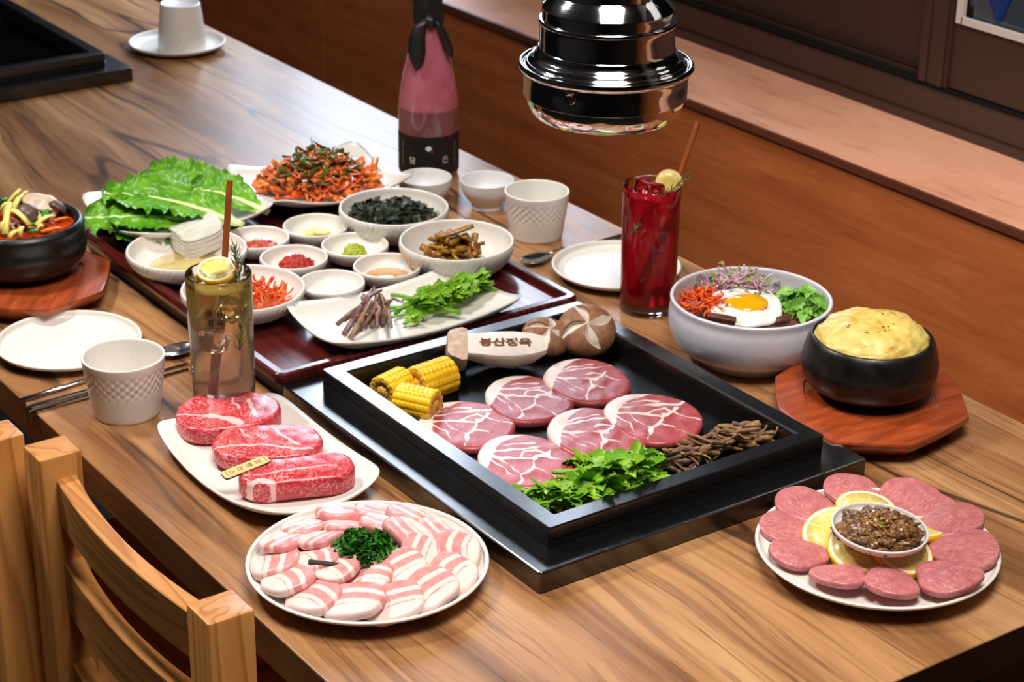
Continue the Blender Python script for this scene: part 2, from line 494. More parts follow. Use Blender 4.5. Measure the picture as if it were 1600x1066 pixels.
def dish(w, d, h, lift, n=10, bulge=0.0, t=0.004, N=28, power=4, foot=0.55):
    """a square plate: rim height h, corners lifted by lift, edges bowed by bulge; underside closed, standing on z = 0"""
    top = []; bot = []
    for j in range(N + 1):
        for i in range(N + 1):
            a, b = -1 + 2 * i / N, -1 + 2 * j / N
            m = max(abs(a), abs(b)); k = (abs(a) ** n + abs(b) ** n) ** (1 / n) if m > 0 else 1
            A, B = (a * m / k, b * m / k) if m > 0 else (0, 0)
            x = A * w / 2 * (1 + bulge * (1 - B * B)); y = B * d / 2 * (1 + bulge * (1 - A * A))
            z = h * m ** power + lift * (A * B) ** 2
            top.append((x, y, t + z))
            zb = max(0.0, z) if m > foot else 0.0
            bot.append((x * (1 - 0.02 * m), y * (1 - 0.02 * m), zb * (1.0 if m > foot else 0)))
    V = top + bot; F = []; q = N + 1; o = q * q
    for j in range(N):
        for i in range(N):
            a = j * q + i
            F.append((a, a + 1, a + q + 1, a + q)); F.append((o + a, o + a + q, o + a + q + 1, o + a + 1))
    B = [i for i in range(q)] + [j * q + N for j in range(1, q)] + [N * q + i for i in range(N - 1, -1, -1)] + [j * q for j in range(N - 1, 0, -1)]
    for a, b in zip(B, B[1:] + B[:1]): F.append((b, a, o + a, o + b))
    return V, F
def leaf(Ln, W, serr=0.0, fold=0.25, curl=0.3, n=8, lobes=3):
    """a leaflet along +x: folded on its midrib, serrated"""
    V = []; F = []
    for i in range(n + 1):
        s = i / n; wd = W / 2 * math.sin(PI * min(1, s * 0.93 + 0.07)) ** 0.8 * (1 - 0.25 * s)
        if serr: wd *= 1 + serr * (1 if i % 2 else -1)
        x = Ln * s; z = -curl * Ln * s * s
        V += [(x, -wd, z + fold * wd), (x, -wd * .5, z + fold * wd * .35), (x, 0, z), (x, wd * .5, z + fold * wd * .35), (x, wd, z + fold * wd)]
    for i in range(n):
        for k in range(4):
            a = i * 5 + k; F.append((a, a + 1, a + 6, a + 5))
    return V, F
def xf(loc=(0, 0, 0), rot=(0, 0, 0), s=1.0):
    return Matrix.LocRotScale(Vector(loc), Euler(rot), Vector((s, s, s)) if isinstance(s, (int, float)) else Vector(s))
def rnd(a, b): return random.uniform(a, b)
def atx(px, py, X):
    d = CAM_R.T @ np.array([(px - 800) / CAM_F, -(py - 533) / CAM_F, 1.0])
    return Vector(CAM_C + d * ((X - CAM_C[0]) / d[0]))
def atd(px, py, depth):
    """point at a given distance in front of the camera"""
    d = CAM_R.T @ np.array([(px - 800) / CAM_F, -(py - 533) / CAM_F, 1.0])
    return Vector(CAM_C + d * depth)
def depth_of(p): return float(CAM_R[2] @ (np.array(p) - CAM_C))

# ------------------------------------------------------------------ the room
M_DARKWALL = plain('dark_plaster', (58, 50, 46), 0.8, 4, 8)
M_CEIL = plain('dim_ceiling', (84, 78, 74), 0.85, 4, 5)
M_FLOOR = plain('dark_floor', (34, 30, 28), 0.5, 5, 12)
def struct(name, VF, m, parent=None, smooth=False):
    o = mesh(name, VF, m, parent, smooth=smooth)
    if parent is None: tag(o, kind='structure')
    return o
struct('floor', box(-3.0, 1.3, -3.2, 5.2, -0.05, 0.0), M_FLOOR)
struct('ceiling', box(-3.1, 1.3, -3.3, 5.3, 2.75, 2.8), M_CEIL)
struct('wall_left', box(-3.1, -3.0, -3.3, 5.3, 0, 2.75), M_DARKWALL)
struct('wall_back', box(-3.0, 1.3, 5.2, 5.3, 0, 2.75), M_DARKWALL)
struct('wall_front', box(-3.0, 1.3, -3.3, -3.2, 0, 2.75), M_DARKWALL)
XW = 1.0                                     # face of the panelled wall; a bench-wide gap lies between it and the table
ZS = 0.0640                                  # top of the window ledge above the table top
wr = struct('wall_right', box(XW + .008, 1.26, -3.2, 5.2, 0, T + ZS - .020), M_DARKWALL)
ys = atx(505, 60, XW).y
seams = [-3.2] + [ys + 2.4 * k for k in (-2, -1, 0, 1)] + [5.2]
for a, b in zip(seams, seams[1:]):
    mesh('panel', box(XW, XW + .0085, a + 0.0009, b - 0.0009, 0.0, T + ZS - .0122), M_PANEL, wr, smooth=False)
WX = 1.182                                   # plane of the window frames
struct('upper_wall', box(WX + .005, WX + .09, -3.2, 5.2, T + 1.45, 2.75), M_DARKWALL, wr)
struct('upper_wall', box(WX + .005, WX + .09, 3.31, 5.2, T + ZS, T + 1.45), M_DARKWALL, wr)
struct('upper_wall', box(WX + .005, WX + .09, -3.2, -1.95, T + ZS, T + 1.45), M_DARKWALL, wr)
si = struct('trim_1', box(XW, WX + .02, -3.2, 5.2, T + ZS - .0122, T + ZS), M_SILL)
mesh('edge_strip', box(XW - .005, XW + .0002, -3.2, 5.2, T + ZS - .0085, T + ZS + .0002), M_LIP, si, smooth=False)

def window(name, y0, y1, ym, panes=True):
    """sliding window: stepped bottom frame, seal and rib of the track, a near sash for y < ym and a far one beyond it"""
    wn = bpy.data.objects.new(name, None); COL.objects.link(wn); tag(wn, kind='structure')
    Z = T + ZS; W = WX
    def part(n, b, m, p=wn): return mesh(n, box(*b), m, p, smooth=False)
    part('lower_frame', (W - .010, W + .08, y0, y1, Z, Z + .0112), M_ALU)
    part('bottom_frame', (W - .004, W + .08, y0, y1, Z + .0122, Z + .0440), M_ALU)
    part('track_seal', (W + .004, W + .078, y0, y1, Z + .0440, Z + .0488), M_RUB)
    part('track_rib', (W + .022, W + .0255, y0, y1, Z + .0488, Z + .0535), M_ALU)
    part('top_frame', (W - .004, W + .08, y0, y1, Z + 1.34, Z + 1.40), M_ALU)
    part('jamb', (W - .004, W + .08, y1, y1 + .05, Z, Z + 1.40), M_ALU)
    part('jamb', (W - .004, W + .08, y0 - .05, y0, Z, Z + 1.40), M_ALU)
    for n, a, b, X, zr, sts in (('near', y0, ym, W + .004, .1325, (ym - .047, ym)), ('far', ym - .035, y1, W + .031, .1425, (y1 - .047, y1))):
        sash = part('sash', (X + .005, X + .024, a, b, Z + .0508, Z + zr), M_ALU)
        part('stile', (X, X + .025, sts[0], sts[1], Z + .0496, Z + 1.34), M_ALU, sash)
        part('stile_ridge', (X - .0035, X, sts[0] + .005, sts[0] + .012, Z + .0502, Z + 1.34), M_ALU, sash)
        part('stile_ridge', (X - .0025, X, sts[1] - .014, sts[1] - .007, Z + .0502, Z + 1.34), M_ALU, sash)
        part('seal', (X + .001, X + .007, a, sts[0] - .012, Z + zr, Z + zr + .0085), M_WHITE_SEAL, sash)
        part('seal', (X + .001, X + .007, sts[0] - .014, sts[0] - .004, Z + zr, Z + 1.34), M_WHITE_SEAL, sash)
        if panes: part('pane', (X + .012, X + .015, a, sts[0], Z + zr, Z + 1.34), M_PANE, sash)
    return wn
ym_ = -.856 + (.581 + .856) * 1.1667
window('window_1', -1.90, 1.70, ym_)
window('window_2', 1.80, 3.26, 2.5, False)      # stands open to the daylight
# outside: a dark yard wall, and something blue hanging close behind the pane
struct('wall_outside', box(2.6, 2.7, -3.2, 1.5, 0, 3.2), plain('dark_outside', (20, 22, 22), 0.9))
b0 = atx(1553, 26, 1.27)
bl = slab(outline([(0, .023), (60, .026), (90, .035), (150, .026), (205, .035), (250, .04), (268, .058), (290, .033), (330, .026)]), 0.008, 4, 48, 0.4, 0.003)
tag(mesh('hanging_cloth', bl[:2], plain('blue_cloth', (26, 96, 214), 0.5, 10, 40), loc=(1.27, b0.y - 0.014, b0.z + 0.052), rot=(PI / 2, 0, PI / 2 + PI)),
    'blue cloth hanging in the dark behind the right window pane', 'cloth')

# ------------------------------------------------------------------ the table and the chairs
t = thing('dining_table', 'long wood-grain laminate dining table holding all the dishes', 'table', (0, 0, 0))
V, F = rloft(0.75, 2.6, 0.003, [(0.001, T - 0.035), (0, T - 0.034), (0, T - 0.0012), (0.0004, T - 0.0003), (0.0012, T)])
V = [(x + 0.375, y + 1.3, z) for x, y, z in V]
mb = MB(); mb.v = V; mb.f = F
for f in F:
    p = [Vector(V[i]) for i in f[:3]]; n = (p[1] - p[0]).cross(p[2] - p[0]).normalized()
    mb.mi.append(0 if abs(n.z) > 0.4 else (2 if n.y < -0.7 else 1))
mb.build('tabletop', [M_TABLE, M_EDGE, M_ENDEDGE], t, smooth=False)
for x in (0.12, 0.63):
    for y in (0.16, 2.44): mesh('leg', box(x - 0.035, x + 0.035, y - 0.035, y + 0.035, 0, T - 0.035), M_ENDEDGE, t, smooth=False)
mesh('apron', box(0.16, 0.6, 0.14, 0.17, T - 0.1, T - 0.035), M_ENDEDGE, t, smooth=False)

def make_chair(loc, label, rz=0.0):
    """chair seen from behind: origin on the floor midway between the two back posts; the seat goes to +x"""
    c = thing('wooden_chair', label, 'chair', loc, rz, 'pine chairs along the table')
    hw = 0.1575; H = T + 0.020
    for s in (-1, 1):
        V, F = bbox_soft(0.0395, 0.0375, H, 0.0022)
        mesh('back_post', ([(x, y + s * hw, z) for x, y, z in V], F), M_PINE, c, smooth=30)
        V, F = bbox_soft(0.036, 0.036, 0.43, 0.002)
        mesh('front_leg', ([(x + 0.31, y + s * hw, z) for x, y, z in V], F), M_PINE, c, smooth=30)
    V, F = bbox_soft(0.36, 0.36, 0.022, 0.004)
    mesh('seat', ([(x + 0.17, y, z + 0.43) for x, y, z in V], F), M_PINE_Y, c, smooth=30)
    for zt, hh in ((T - 0.002, 0.042), (T - 0.084, 0.05), (T - 0.19, 0.04)):
        rings = []
        for i in range(17):
            s = -1 + 2 * i / 16; y = s * (hw - 0.018); x = -0.013 * (1 - s * s) ** 1.0 + 0.004
            w = 0.0095 - 0.0018 * (1 - s * s)
            rings.append([(x - w, y, zt - hh), (x + w, y, zt - hh), (x + w, y, zt - 0.001), (x + w - 0.001, y, zt), (x - w + 0.001, y, zt), (x - w, y, zt - 0.001)])
        mesh('back_rail', loft(rings), M_PINE_Y, c, smooth=30)
    return c
make_chair((-0.0305, 0.495, 0), 'pine chair with curved slats pushed in behind the pork belly and steak plates')
make_chair((-0.0595, 0.7095 + 0.1575, 0), 'pine chair cut off by the left edge, beside the chopsticks', 0.0)

# ------------------------------------------------------------------ the griddles
def make_griddle(loc, label, rz=0.0):
    g = thing('griddle', label, 'griddle', loc, rz, 'table griddles')
    mesh('base_flange', rloft(0.352, 0.413, 0.003, [(0.001, 0), (0, 0.001), (0, 0.0178), (0.0004, 0.0190), (0.0014, 0.0196)]), M_IRON, g, smooth=12)
    V, F = rloft(0.297, 0.3603, 0.003, [(0.002, 0.0196), (0.0003, 0.0198), (0.0003, 0.0262), (0.0014, 0.0266), (0.0014, 0.0272), (0, 0.0278), (0, 0.0374), (0.0004, 0.0383), (0.0012, 0.0386),
                                     (0.0165, 0.0386), (0.0174, 0.0380), (0.0182, 0.037), (0.0215, 0.0146)], True, False)
    mesh('frame', (V, F), M_IRON, g, smooth=12)
    pl_ = mesh('griddle_plate', rloft(0.2542, 0.3175, 0.003, [(0, 0.0135), (0, 0.0150), (0.007, 0.0152), (0.008, 0.0138), (0.012, 0.0138), (0.013, 0.0152)]), M_PLATE_IRON, g, smooth=12)
    r0 = None
    for k in range(15):
        y = -0.133 + k * 0.019
        if r0 is None: r0 = mesh('rib', rloft(0.222, 0.0055, 0.002, [(0, 0.0150), (0.0003, 0.0161), (0.001, 0.0164)]), M_PLATE_IRON, pl_, smooth=12); r0.location.y = y
        else: clone(r0, (0, y, 0))
    return g
GX, GY = 0.3755, 0.4496
gr = make_griddle(L(GX, GY), 'black square griddle in a stepped frame, filled with pork steaks and vegetables')
gr2 = clone(gr, L(0.354, 1.676 + 0.2065), 0 or (0, 0, 0), 'empty black griddle at the far left end of the table')
GZ = 0.0164                                  # top of the griddle ribs

# ------------------------------------------------------------------ red tray
V, F = rloft(0.352, 0.452, 0.012, [(0.010, 0), (0.008, 0.010), (0.003, 0.018)])
t = thing('serving_tray', 'dark red lacquered tray carrying the side dishes', 'tray', L(0.371, 0.880))
mesh('underside', (V, F), M_TRAYBASE, t, smooth=40)
mesh('tray_top', rloft(0.352, 0.452, 0.012, [(0.004, 0.0178), (0.0008, 0.020), (0, 0.0245), (0.0008, 0.0285), (0.003, 0.030), (0.009, 0.0300), (0.011, 0.0294), (0.0135, 0.0228), (0.0155, 0.0222)]), M_LACQ, t, smooth=16)
TR = 0.0223                                  # floor of the tray

# ------------------------------------------------------------------ plates, bowls and cups
def bowl_prof(r, h, foot, t=0.0026, p=0.62, ft=0.002):
    P = [(0, 0.0012), (foot * 0.86, 0.0012), (foot * 0.9, 0), (foot, 0), (foot * 1.02, ft)]
    for i in range(1, 11):
        s = i / 10; P.append((foot * 1.02 + (r - foot * 1.02) * math.sin(s * PI / 2) ** (1 / (1.6 - p) * 0.8), ft + (h - ft) * (1 - math.cos(s * PI / 2)) ** 0.85))
    P += [(r - t * 0.25, h + t * 0.32), (r - t * 0.75, h + t * 0.25), (r - t, h - t * 0.2)]
    for i in range(9, -1, -1):
        s = i / 10; P.append((max(0, (foot * 1.02 + (r - foot * 1.02) * math.sin(s * PI / 2) ** (1 / (1.6 - p) * 0.8)) - t * (1 - 0.2 * (1 - s))), ft + t + (h - ft - t) * (1 - math.cos(s * PI / 2)) ** 0.85))
    P += [(foot * 0.5, ft + t * 0.8), (0, ft + t * 0.75)]
    return P
def facet_mod(r0, z0, z1, n=26, amp=0.045):
    def f(r, z, a, k):
        if 4 < k < 15 and z0 < z < z1:
            s = math.sin(n * a + k * 2.2)
            r *= 1 + amp * (abs(s) - 0.5)
        return r, z
    return f
def make_bowl(name, label, cat, xl, xr, yc, zb, h, foot=0.55, group=None, p=0.62, m=None, n=26):
    c, r = disc(xl, xr, yc, zb + h)
    VF = lathe(bowl_prof(r, h, r * foot, p=p), 168, facet_mod(r, 0.004, h - 0.002, n))
    o = mesh(name, VF, m or M_CER, loc=(c.x, c.y, zb + T), rot=(0, 0, rnd(0, 6)))
    tag(o, label, cat, group); o['r'] = r
    return o, c, r
G1 = 'small textured sauce bowls on the tray'
H1 = 0.019
SB = {}
for k, lb, a in (('paste', 'small white bowl holding chunky red paste, behind the gochujang bowl', (350, 452, 371)),
                 ('garlic', 'small white bowl holding sliced raw garlic', (442, 545, 352)),
                 ('gochujang', 'small white bowl holding a dark red mound of gochujang', (406, 512, 402)),
                 ('wasabi', 'small white bowl holding bright green wasabi', (502, 607, 382)),
                 ('oil', 'small white bowl holding amber oil', (552, 658, 415)),
                 ('empty', 'empty small white bowl next to the shredded carrot bowl', (466, 570, 441))):
    SB[k] = make_bowl('sauce_bowl', lb, 'bowl', *a, TR, H1, 0.5, G1)
G2 = 'larger textured side dish bowls'
H2 = 0.026
BB = {}
for k, lb, a, zb, h in (('carrot', 'white bowl of shredded orange carrot behind the clear drink', (283, 476, 450), TR, H2),
                 ('radish', 'white bowl with a folded stack of pickled radish sheets', (198, 385, 389), TR, H2),
                 ('seaweed', 'white bowl heaped with dark seaweed flakes', (530, 701, 323), TR, 0.034),
                 ('pickle', 'white bowl of brown soy-pickled chilli pieces', (624, 803, 375), TR, 0.034)):
    BB[k] = make_bowl('side_dish_bowl', lb, 'bowl', *a, zb, h, 0.5, G2, n=30)
def make_plate(name, label, xl, xr, yc, zr, m=None, group=None, foot=0.62, lip=0.0045):
    c, r = disc(xl, xr, yc, zr)
    P = [(0, 0.001), (r * foot - 0.003, 0.001), (r * foot - 0.002, 0), (r * foot, 0), (r * foot + 0.001, 0.002), (r * 0.86, zr * 0.45), (r * 0.97, zr - 0.004), (r, zr - 0.0012),
         (r, zr - 0.0002), (r - 0.0012, zr + 0.0004), (r - 0.003, zr - 0.0004), (r - 0.0045, zr - lip), (r * 0.86, zr - lip - 0.003), (r * 0.7, max(0.0045, zr - lip - 0.006)), (r * 0.4, 0.0042), (0, 0.004)]
    P = smooth_prof(P, 3)
    o = mesh(name, lathe(P, 96), m or M_CER, loc=(c.x, c.y, T))
    tag(o, label, 'plate', group)
    return o, c, r
PK, PKC, PKR = make_plate('dinner_plate', 'round white plate covered with pork belly slices, near the chair', 385, 764, 873, 0.0175)
TG, TGC, TGR = make_plate('dinner_plate', 'round white plate of raw tongue slices at the right table corner', 1181, 1560, 851, 0.0175)
make_plate('dinner_plate', 'empty round white plate at the left table edge, behind the white cup', -6, 220, 529, 0.0125)
make_plate('dinner_plate', 'empty round white plate behind the red drink', 862, 1064, 412, 0.0125)
make_plate('saucer', 'white saucer under the upturned cup at the far end', 202, 352, 63, 0.0125)

def make_cup(label, xl, xr, yr, h, taper, loc=None, flip=False):
    c, r = disc(xl, xr, yr, h)
    r0 = r * taper
    P = [(0, 0.0015), (r0 - 0.003, 0.0015), (r0 - 0.002, 0), (r0 - 0.0008, 0.0002), (r0, 0.0015)]
    nz = 30
    for i in range(1, nz + 1):
        s = i / nz; P.append((r0 + (r - r0) * s ** 0.9, 0.0015 + (h - 0.003) * s))
    P += [(r, h - 0.0006), (r - 0.0007, h), (r - 0.0016, h), (r - 0.0024, h - 0.001)]
    for i in range(10, -1, -1):
        s = i / 10; P.append((r0 + (r - r0) * s ** 0.9 - 0.0026 - 0.001 * (1 - s), 0.004 + (h - 0.006) * s))
    P += [(0, 0.0036)]
    def mod(rr, z, a, k):
        if 5 <= k < 5 + nz and 0.42 * h < z < 0.86 * h:
            e = min(1, (z - 0.42 * h) / (0.1 * h), (0.86 * h - z) / (0.06 * h))
            A = 13 * a; B = z / h * 22
            rr += 0.0013 * e * (abs(math.sin(A + B) * math.sin(A - B)) - .6)
        return rr, z
    VF = lathe(P, 160, mod)
    p = Vector((c.x, c.y, T))
    if loc is not None: p = loc
    o = mesh('tea_cup', VF, M_CER, loc=p, rot=(0, 0, 0))
    if flip: o.rotation_euler = (PI, 0, 0); o.location = p + Vector((0, 0, h))
    return tag(o, label, 'cup', 'tapered white cups'), p, r
CUPL = make_cup('white cup with a dimpled band standing on the chopsticks side of the left plate', 127, 257, 554, 0.0585, 0.8)
CUPR = make_cup('white cup with a dimpled band beside the pickled chilli bowl', 788, 890, 297, 0.055, 0.8)
cf, rf = disc(247, 323, 70, 0.011)
make_cup('white cup turned upside down on the far saucer', 788, 890, 297, 0.070, 0.8, Vector((cf.x, cf.y, T + 0.0045)), True)

def make_soju(label, xl, xr, yc, h, xy=None):
    c, r = disc(xl, xr, yc, h)
    P = smooth_prof([(0, 0.001), (r * .52, 0.001), (r * .56, 0.0), (r * .6, 0.0008), (r * .58, 0.006), (r * .7, 0.010), (r * .93, 0.021), (r, h - 0.001), (r * .985, h + 0.0006), (r * .95, h - 0.001), (r * .86, 0.021), (r * .6, 0.0125), (0, 0.010)], 4)
    o = mesh('small_cup', lathe(P, 64), M_CER_SOJU, loc=(c.x, c.y, T))
    return tag(o, label, 'cup', 'small rounded drinking cups')
make_soju('small rounded cup standing right in front of the pink bottle', 622, 706, 277, 0.034)
make_soju('small rounded cup between the pink bottle and the tall white cup', 719, 803, 281, 0.034)

def make_dish(name, label, cx, cy, zb, w, d, h, lift, **kw):
    o = mesh(name, dish(w, d, h, lift, **{k: v for k, v in kw.items() if k != 'rz'}), M_CER, loc=L(cx, cy, zb), rot=(0, 0, kw.get('rz', 0)))
    return tag(o, label, 'plate')
make_dish('square_plate', 'white square plate under the three marbled beef steaks', 0.124, 0.548, 0.0, 0.126, 0.198, 0.008, 0.012, bulge=0.09, n=9, power=5)
make_dish('square_plate', 'white rectangular plate with dried herbs and green stems, front of the tray', 0.369, 0.709, TR, 0.212, 0.118, 0.011, 0.012, bulge=0.0, n=14, power=5)
make_dish('square_plate', 'white square plate under the green lettuce', 0.302, 1.074, TR + 0.008, 0.172, 0.152, 0.012, 0.012, bulge=0.05, n=9, power=4, foot=0.5)
make_dish('square_plate', 'white square plate with raised corners under the kimchi salad', 0.482, 1.070, TR + 0.008, 0.182, 0.148, 0.008, 0.020, bulge=-0.03, n=9, power=4, foot=0.5)

# ------------------------------------------------------------------ the exhaust hood
hd = thing('exhaust_hood', 'chrome exhaust hood hanging above the griddle', 'hood', (0.345, 0.367, 0.374 + T))
k = 1.067
mesh('collector_cup', lathe(smooth_prof([(0.0, -0.020), (0.03, -0.022), (0.046, -0.034), (0.0505, -0.0362), (0.0545, -0.0335), (0.0580, -0.027), (0.0592, -0.0205), (0.0595, -0.0198), (0.0612, -0.0192), (0.0614, -0.0185), (0.0614, -0.008), (0.0614, 0.0006), (0.059, 0.001), (0, 0.001)], 5), 128), M_CHROME, hd)
for o in hd.children: o.scale = (k, k, k)
def hpart(name, pts, n=5):
    o = mesh(name, lathe(smooth_prof(pts, n), 128), M_CHROME, hd); o.scale = (k, k, k); return o
hpart('rim_ring', [(0.0605, -0.0005), (0.0628, -0.0012), (0.0648, 0.0004), (0.0655, 0.0028), (0.0645, 0.0050), (0.0628, 0.0052), (0.0615, 0.0038), (0.0605, 0.002), (0.0605, -0.0005)])
hpart('skirt', [(0.0610, 0.0020), (0.0608, 0.0045), (0.0592, 0.0062), (0.0585, 0.0066), (0.0565, 0.0092), (0.0540, 0.0108), (0.0520, 0.0135), (0.0512, 0.0160), (0.0500, 0.0168)])
hpart('collar', [(0.0498, 0.0160), (0.0502, 0.0164), (0.0502, 0.0240), (0.0502, 0.0345), (0.0510, 0.0352), (0.0512, 0.0366), (0.0505, 0.0378), (0.0490, 0.0382), (0.0488, 0.0390), (0.0488, 0.0455), (0.0484, 0.0470), (0.0440, 0.0525), (0.0405, 0.0560), (0.0395, 0.0572)])
hpart('duct_tube', [(0.0392, 0.056), (0.0392, 0.062), (0.0392, 0.3), (0.0392, 1.3), (0.0392, 1.515)], 1)
cv = Vector((CAM_C[0] - 0.345, CAM_C[1] - 0.367, 0)).normalized(); ca = math.atan2(cv.y, cv.x) - 0.42
V, F = lathe([(0, 0.0006), (0.0030, 0.0010), (0.0042, 0.0022), (0.0048, 0.0006), (0.005, -0.001)], 20)
o = mesh('rivet', (V, F), M_STEEL, hd.children[0], loc=(math.cos(ca) * 0.0613, math.sin(ca) * 0.0613, -0.0070), rot=(0, PI / 2, ca))

# ------------------------------------------------------------------ stone pots on boards
BOARD = [(.594, .411), (.549, .355), (.545, .281), (.600, .236), (.684, .248), (.735, .318), (.728, .378), (.665, .428)]
def make_board(label, cx, cy, rz=0, sc=1.0):
    n = len(BOARD); P = []
    for i in range(n):                        # slightly bowed sides
        a = Vector(BOARD[i]); b = Vector(BOARD[(i + 1) % n]); mid = (a + b) / 2; out = (mid - Vector((.645, .335))).normalized()
        for s in np.arange(0, 1, 0.25): P.append(a.lerp(b, s) + out * 0.0022 * 4 * s * (1 - s))
    P = [(p - Vector((.645, .335))) * sc for p in P][::-1] if False else [(p - Vector((.645, .335))) * sc for p in P]
    ar = sum(P[i].x * P[(i + 1) % len(P)].y - P[(i + 1) % len(P)].x * P[i].y for i in range(len(P)))
    if ar < 0: P = P[::-1]
    def ring(f, z): return [(p.x * f, p.y * f, z) for p in P]
    rings = [ring(0.80, 0.0), ring(0.82, 0.001), ring(0.975, 0.014), ring(0.995, 0.017), ring(1.0, 0.020), ring(0.992, 0.0218), ring(0.975, 0.0222), ring(0.70, 0.0222), ring(0.685, 0.0205), ring(0.62, 0.0205)]
    o = mesh('wooden_board', loft(rings), M_BOARD, loc=L(cx, cy), rot=(0, 0, rz), smooth=35)
    return tag(o, label, 'board', 'wooden boards under the stone pots')
def make_pot(label, cx, cy, zb, r, rim, h, body):
    P = smooth_prof([(0, 0.002), (rim * .62, 0.002), (rim * .70, 0.0), (rim * .80, 0.004), (r * .93, h * .24), (r, h * .5), (r * .985, h * .68), (rim * 1.05, h * .9), (rim * 1.0, h * .985), (rim * .965, h), (rim * .92, h * .985), (rim * .90, h * .93), (rim * .93, h * .7), (rim * .9, h * .4), (rim * .6, h * .22), (0, h * .2)], 5)
    o = mesh('stone_pot', lathe(P, 96), M_POT, loc=L(cx, cy, zb))
    return tag(o, label, 'pot', 'black stoneware pots')
make_board('stained wooden board under the steamed egg pot by the wall', .645, .335)
PC, PR_ = disc(1267, 1459, 524, 0.078)
POTX, POTY = PC.x, PC.y
make_pot('black stoneware pot overflowing with yellow steamed egg', POTX, POTY, 0.0205, 0.0632, 0.0560, 0.0575, None)
SC, SR = disc(-62, 125, 342, 0.078)
make_board('stained wooden board under the soup pot at the left edge', SC.x - 0.006, SC.y - 0.006, 0.9, 0.98)
make_pot('black stoneware pot of red soup at the left edge', SC.x, SC.y, 0.0205, 0.0665, SR, 0.0575, None)

# ------------------------------------------------------------------ white bibimbap bowl
BC, BR = disc(1046, 1302, 464, 0.0655)
P = smooth_prof([(0, 0.003), (BR * .55, 0.003), (BR * .57, 0), (BR * .61, 0.0004), (BR * .64, 0.006), (BR * .66, 0.009), (BR * .72, 0.0105), (BR * .9, 0.019), (BR * .985, 0.034), (BR * 1.0, 0.048), (BR * .985, 0.058), (BR * .99, 0.0640), (BR * .985, 0.0655), (BR * .965, 0.0660), (BR * .945, 0.0640), (BR * .95, 0.05), (BR * .92, 0.03), (BR * .7, 0.014), (0, 0.011)], 5)
tag(mesh('rice_bowl', lathe(P, 96), M_CER_COOL, loc=(BC.x, BC.y, T)), 'pale lavender-white bowl with a fried egg and vegetables', 'bowl')

# ------------------------------------------------------------------ cutlery
def make_spoon(label, tip, bowl, group='steel spoons'):
    a = Vector(tip); b = Vector(bowl); d = (a - b); ln = d.length; d.normalize(); rz = math.atan2(d.y, d.x)
    s = thing('spoon', label, 'spoon', (b.x, b.y, T), rz, group)
    V = []; F = []; n = 14; m = 9                     # shallow egg-shaped bowl, convex side down
    for i in range(m + 1):
        q = i / m
        for j in range(n):
            an = 2 * PI * j / n
            u = math.cos(an) * 0.021 * (1 + 0.12 * math.cos(an)); v = math.sin(an) * 0.0135
            V.append((u * q, v * q, 0.0012 + 0.0052 * q * q))
    for i in range(m):
        for j in range(n):
            k2 = (j + 1) % n; F.append((i * n + j, (i + 1) * n + j, (i + 1) * n + k2, i * n + k2))
    o = mesh('spoon_bowl', (V, F), M_STEEL, s)
    md = o.modifiers.new('thick', 'SOLIDIFY'); md.thickness = 0.0009; md.offset = 1
    P = [(0.019, 0, 0.0062), (0.026, 0, 0.0085), (0.036, 0, 0.009), (0.06, 0, 0.0065), (ln * 0.6, 0, 0.0036), (ln, 0, 0.0022)]
    mesh('handle', tube(P, [0.0018, 0.0020, 0.0021, 0.0023, 0.0028, 0.0034], 10, 0.5), M_STEEL, s)
    return s
make_spoon('steel spoon lying behind the left white cup, bowl by the clear drink', at(30, 627, .002), at(280, 550, .003))
make_spoon('steel spoon with its bowl against the tray, handle behind the right plate', at(975, 367, .002), at(836, 408, .003))
def make_stick(label, a, b, r0=0.0022, r1=0.0013, group='pair of steel chopsticks'):
    a = Vector(a); b = Vector(b)
    o = mesh('chopstick', tube([(0, 0, 0)] + [tuple((b - a) * s) for s in (0.02, 0.3, 0.6, 1.0)], [r0 * 0.7, r0, r0, (r0 + r1) / 2, r1], 8), M_STEEL, loc=a, smooth=40)
    return tag(o, label, 'chopstick', group)
make_stick('upper of the two steel chopsticks passing behind the left white cup', at(41, 637, .0022), at(292, 569, .0014))
make_stick('lower of the two steel chopsticks passing behind the left white cup', at(46, 645, .0022), at(294, 577, .0014))
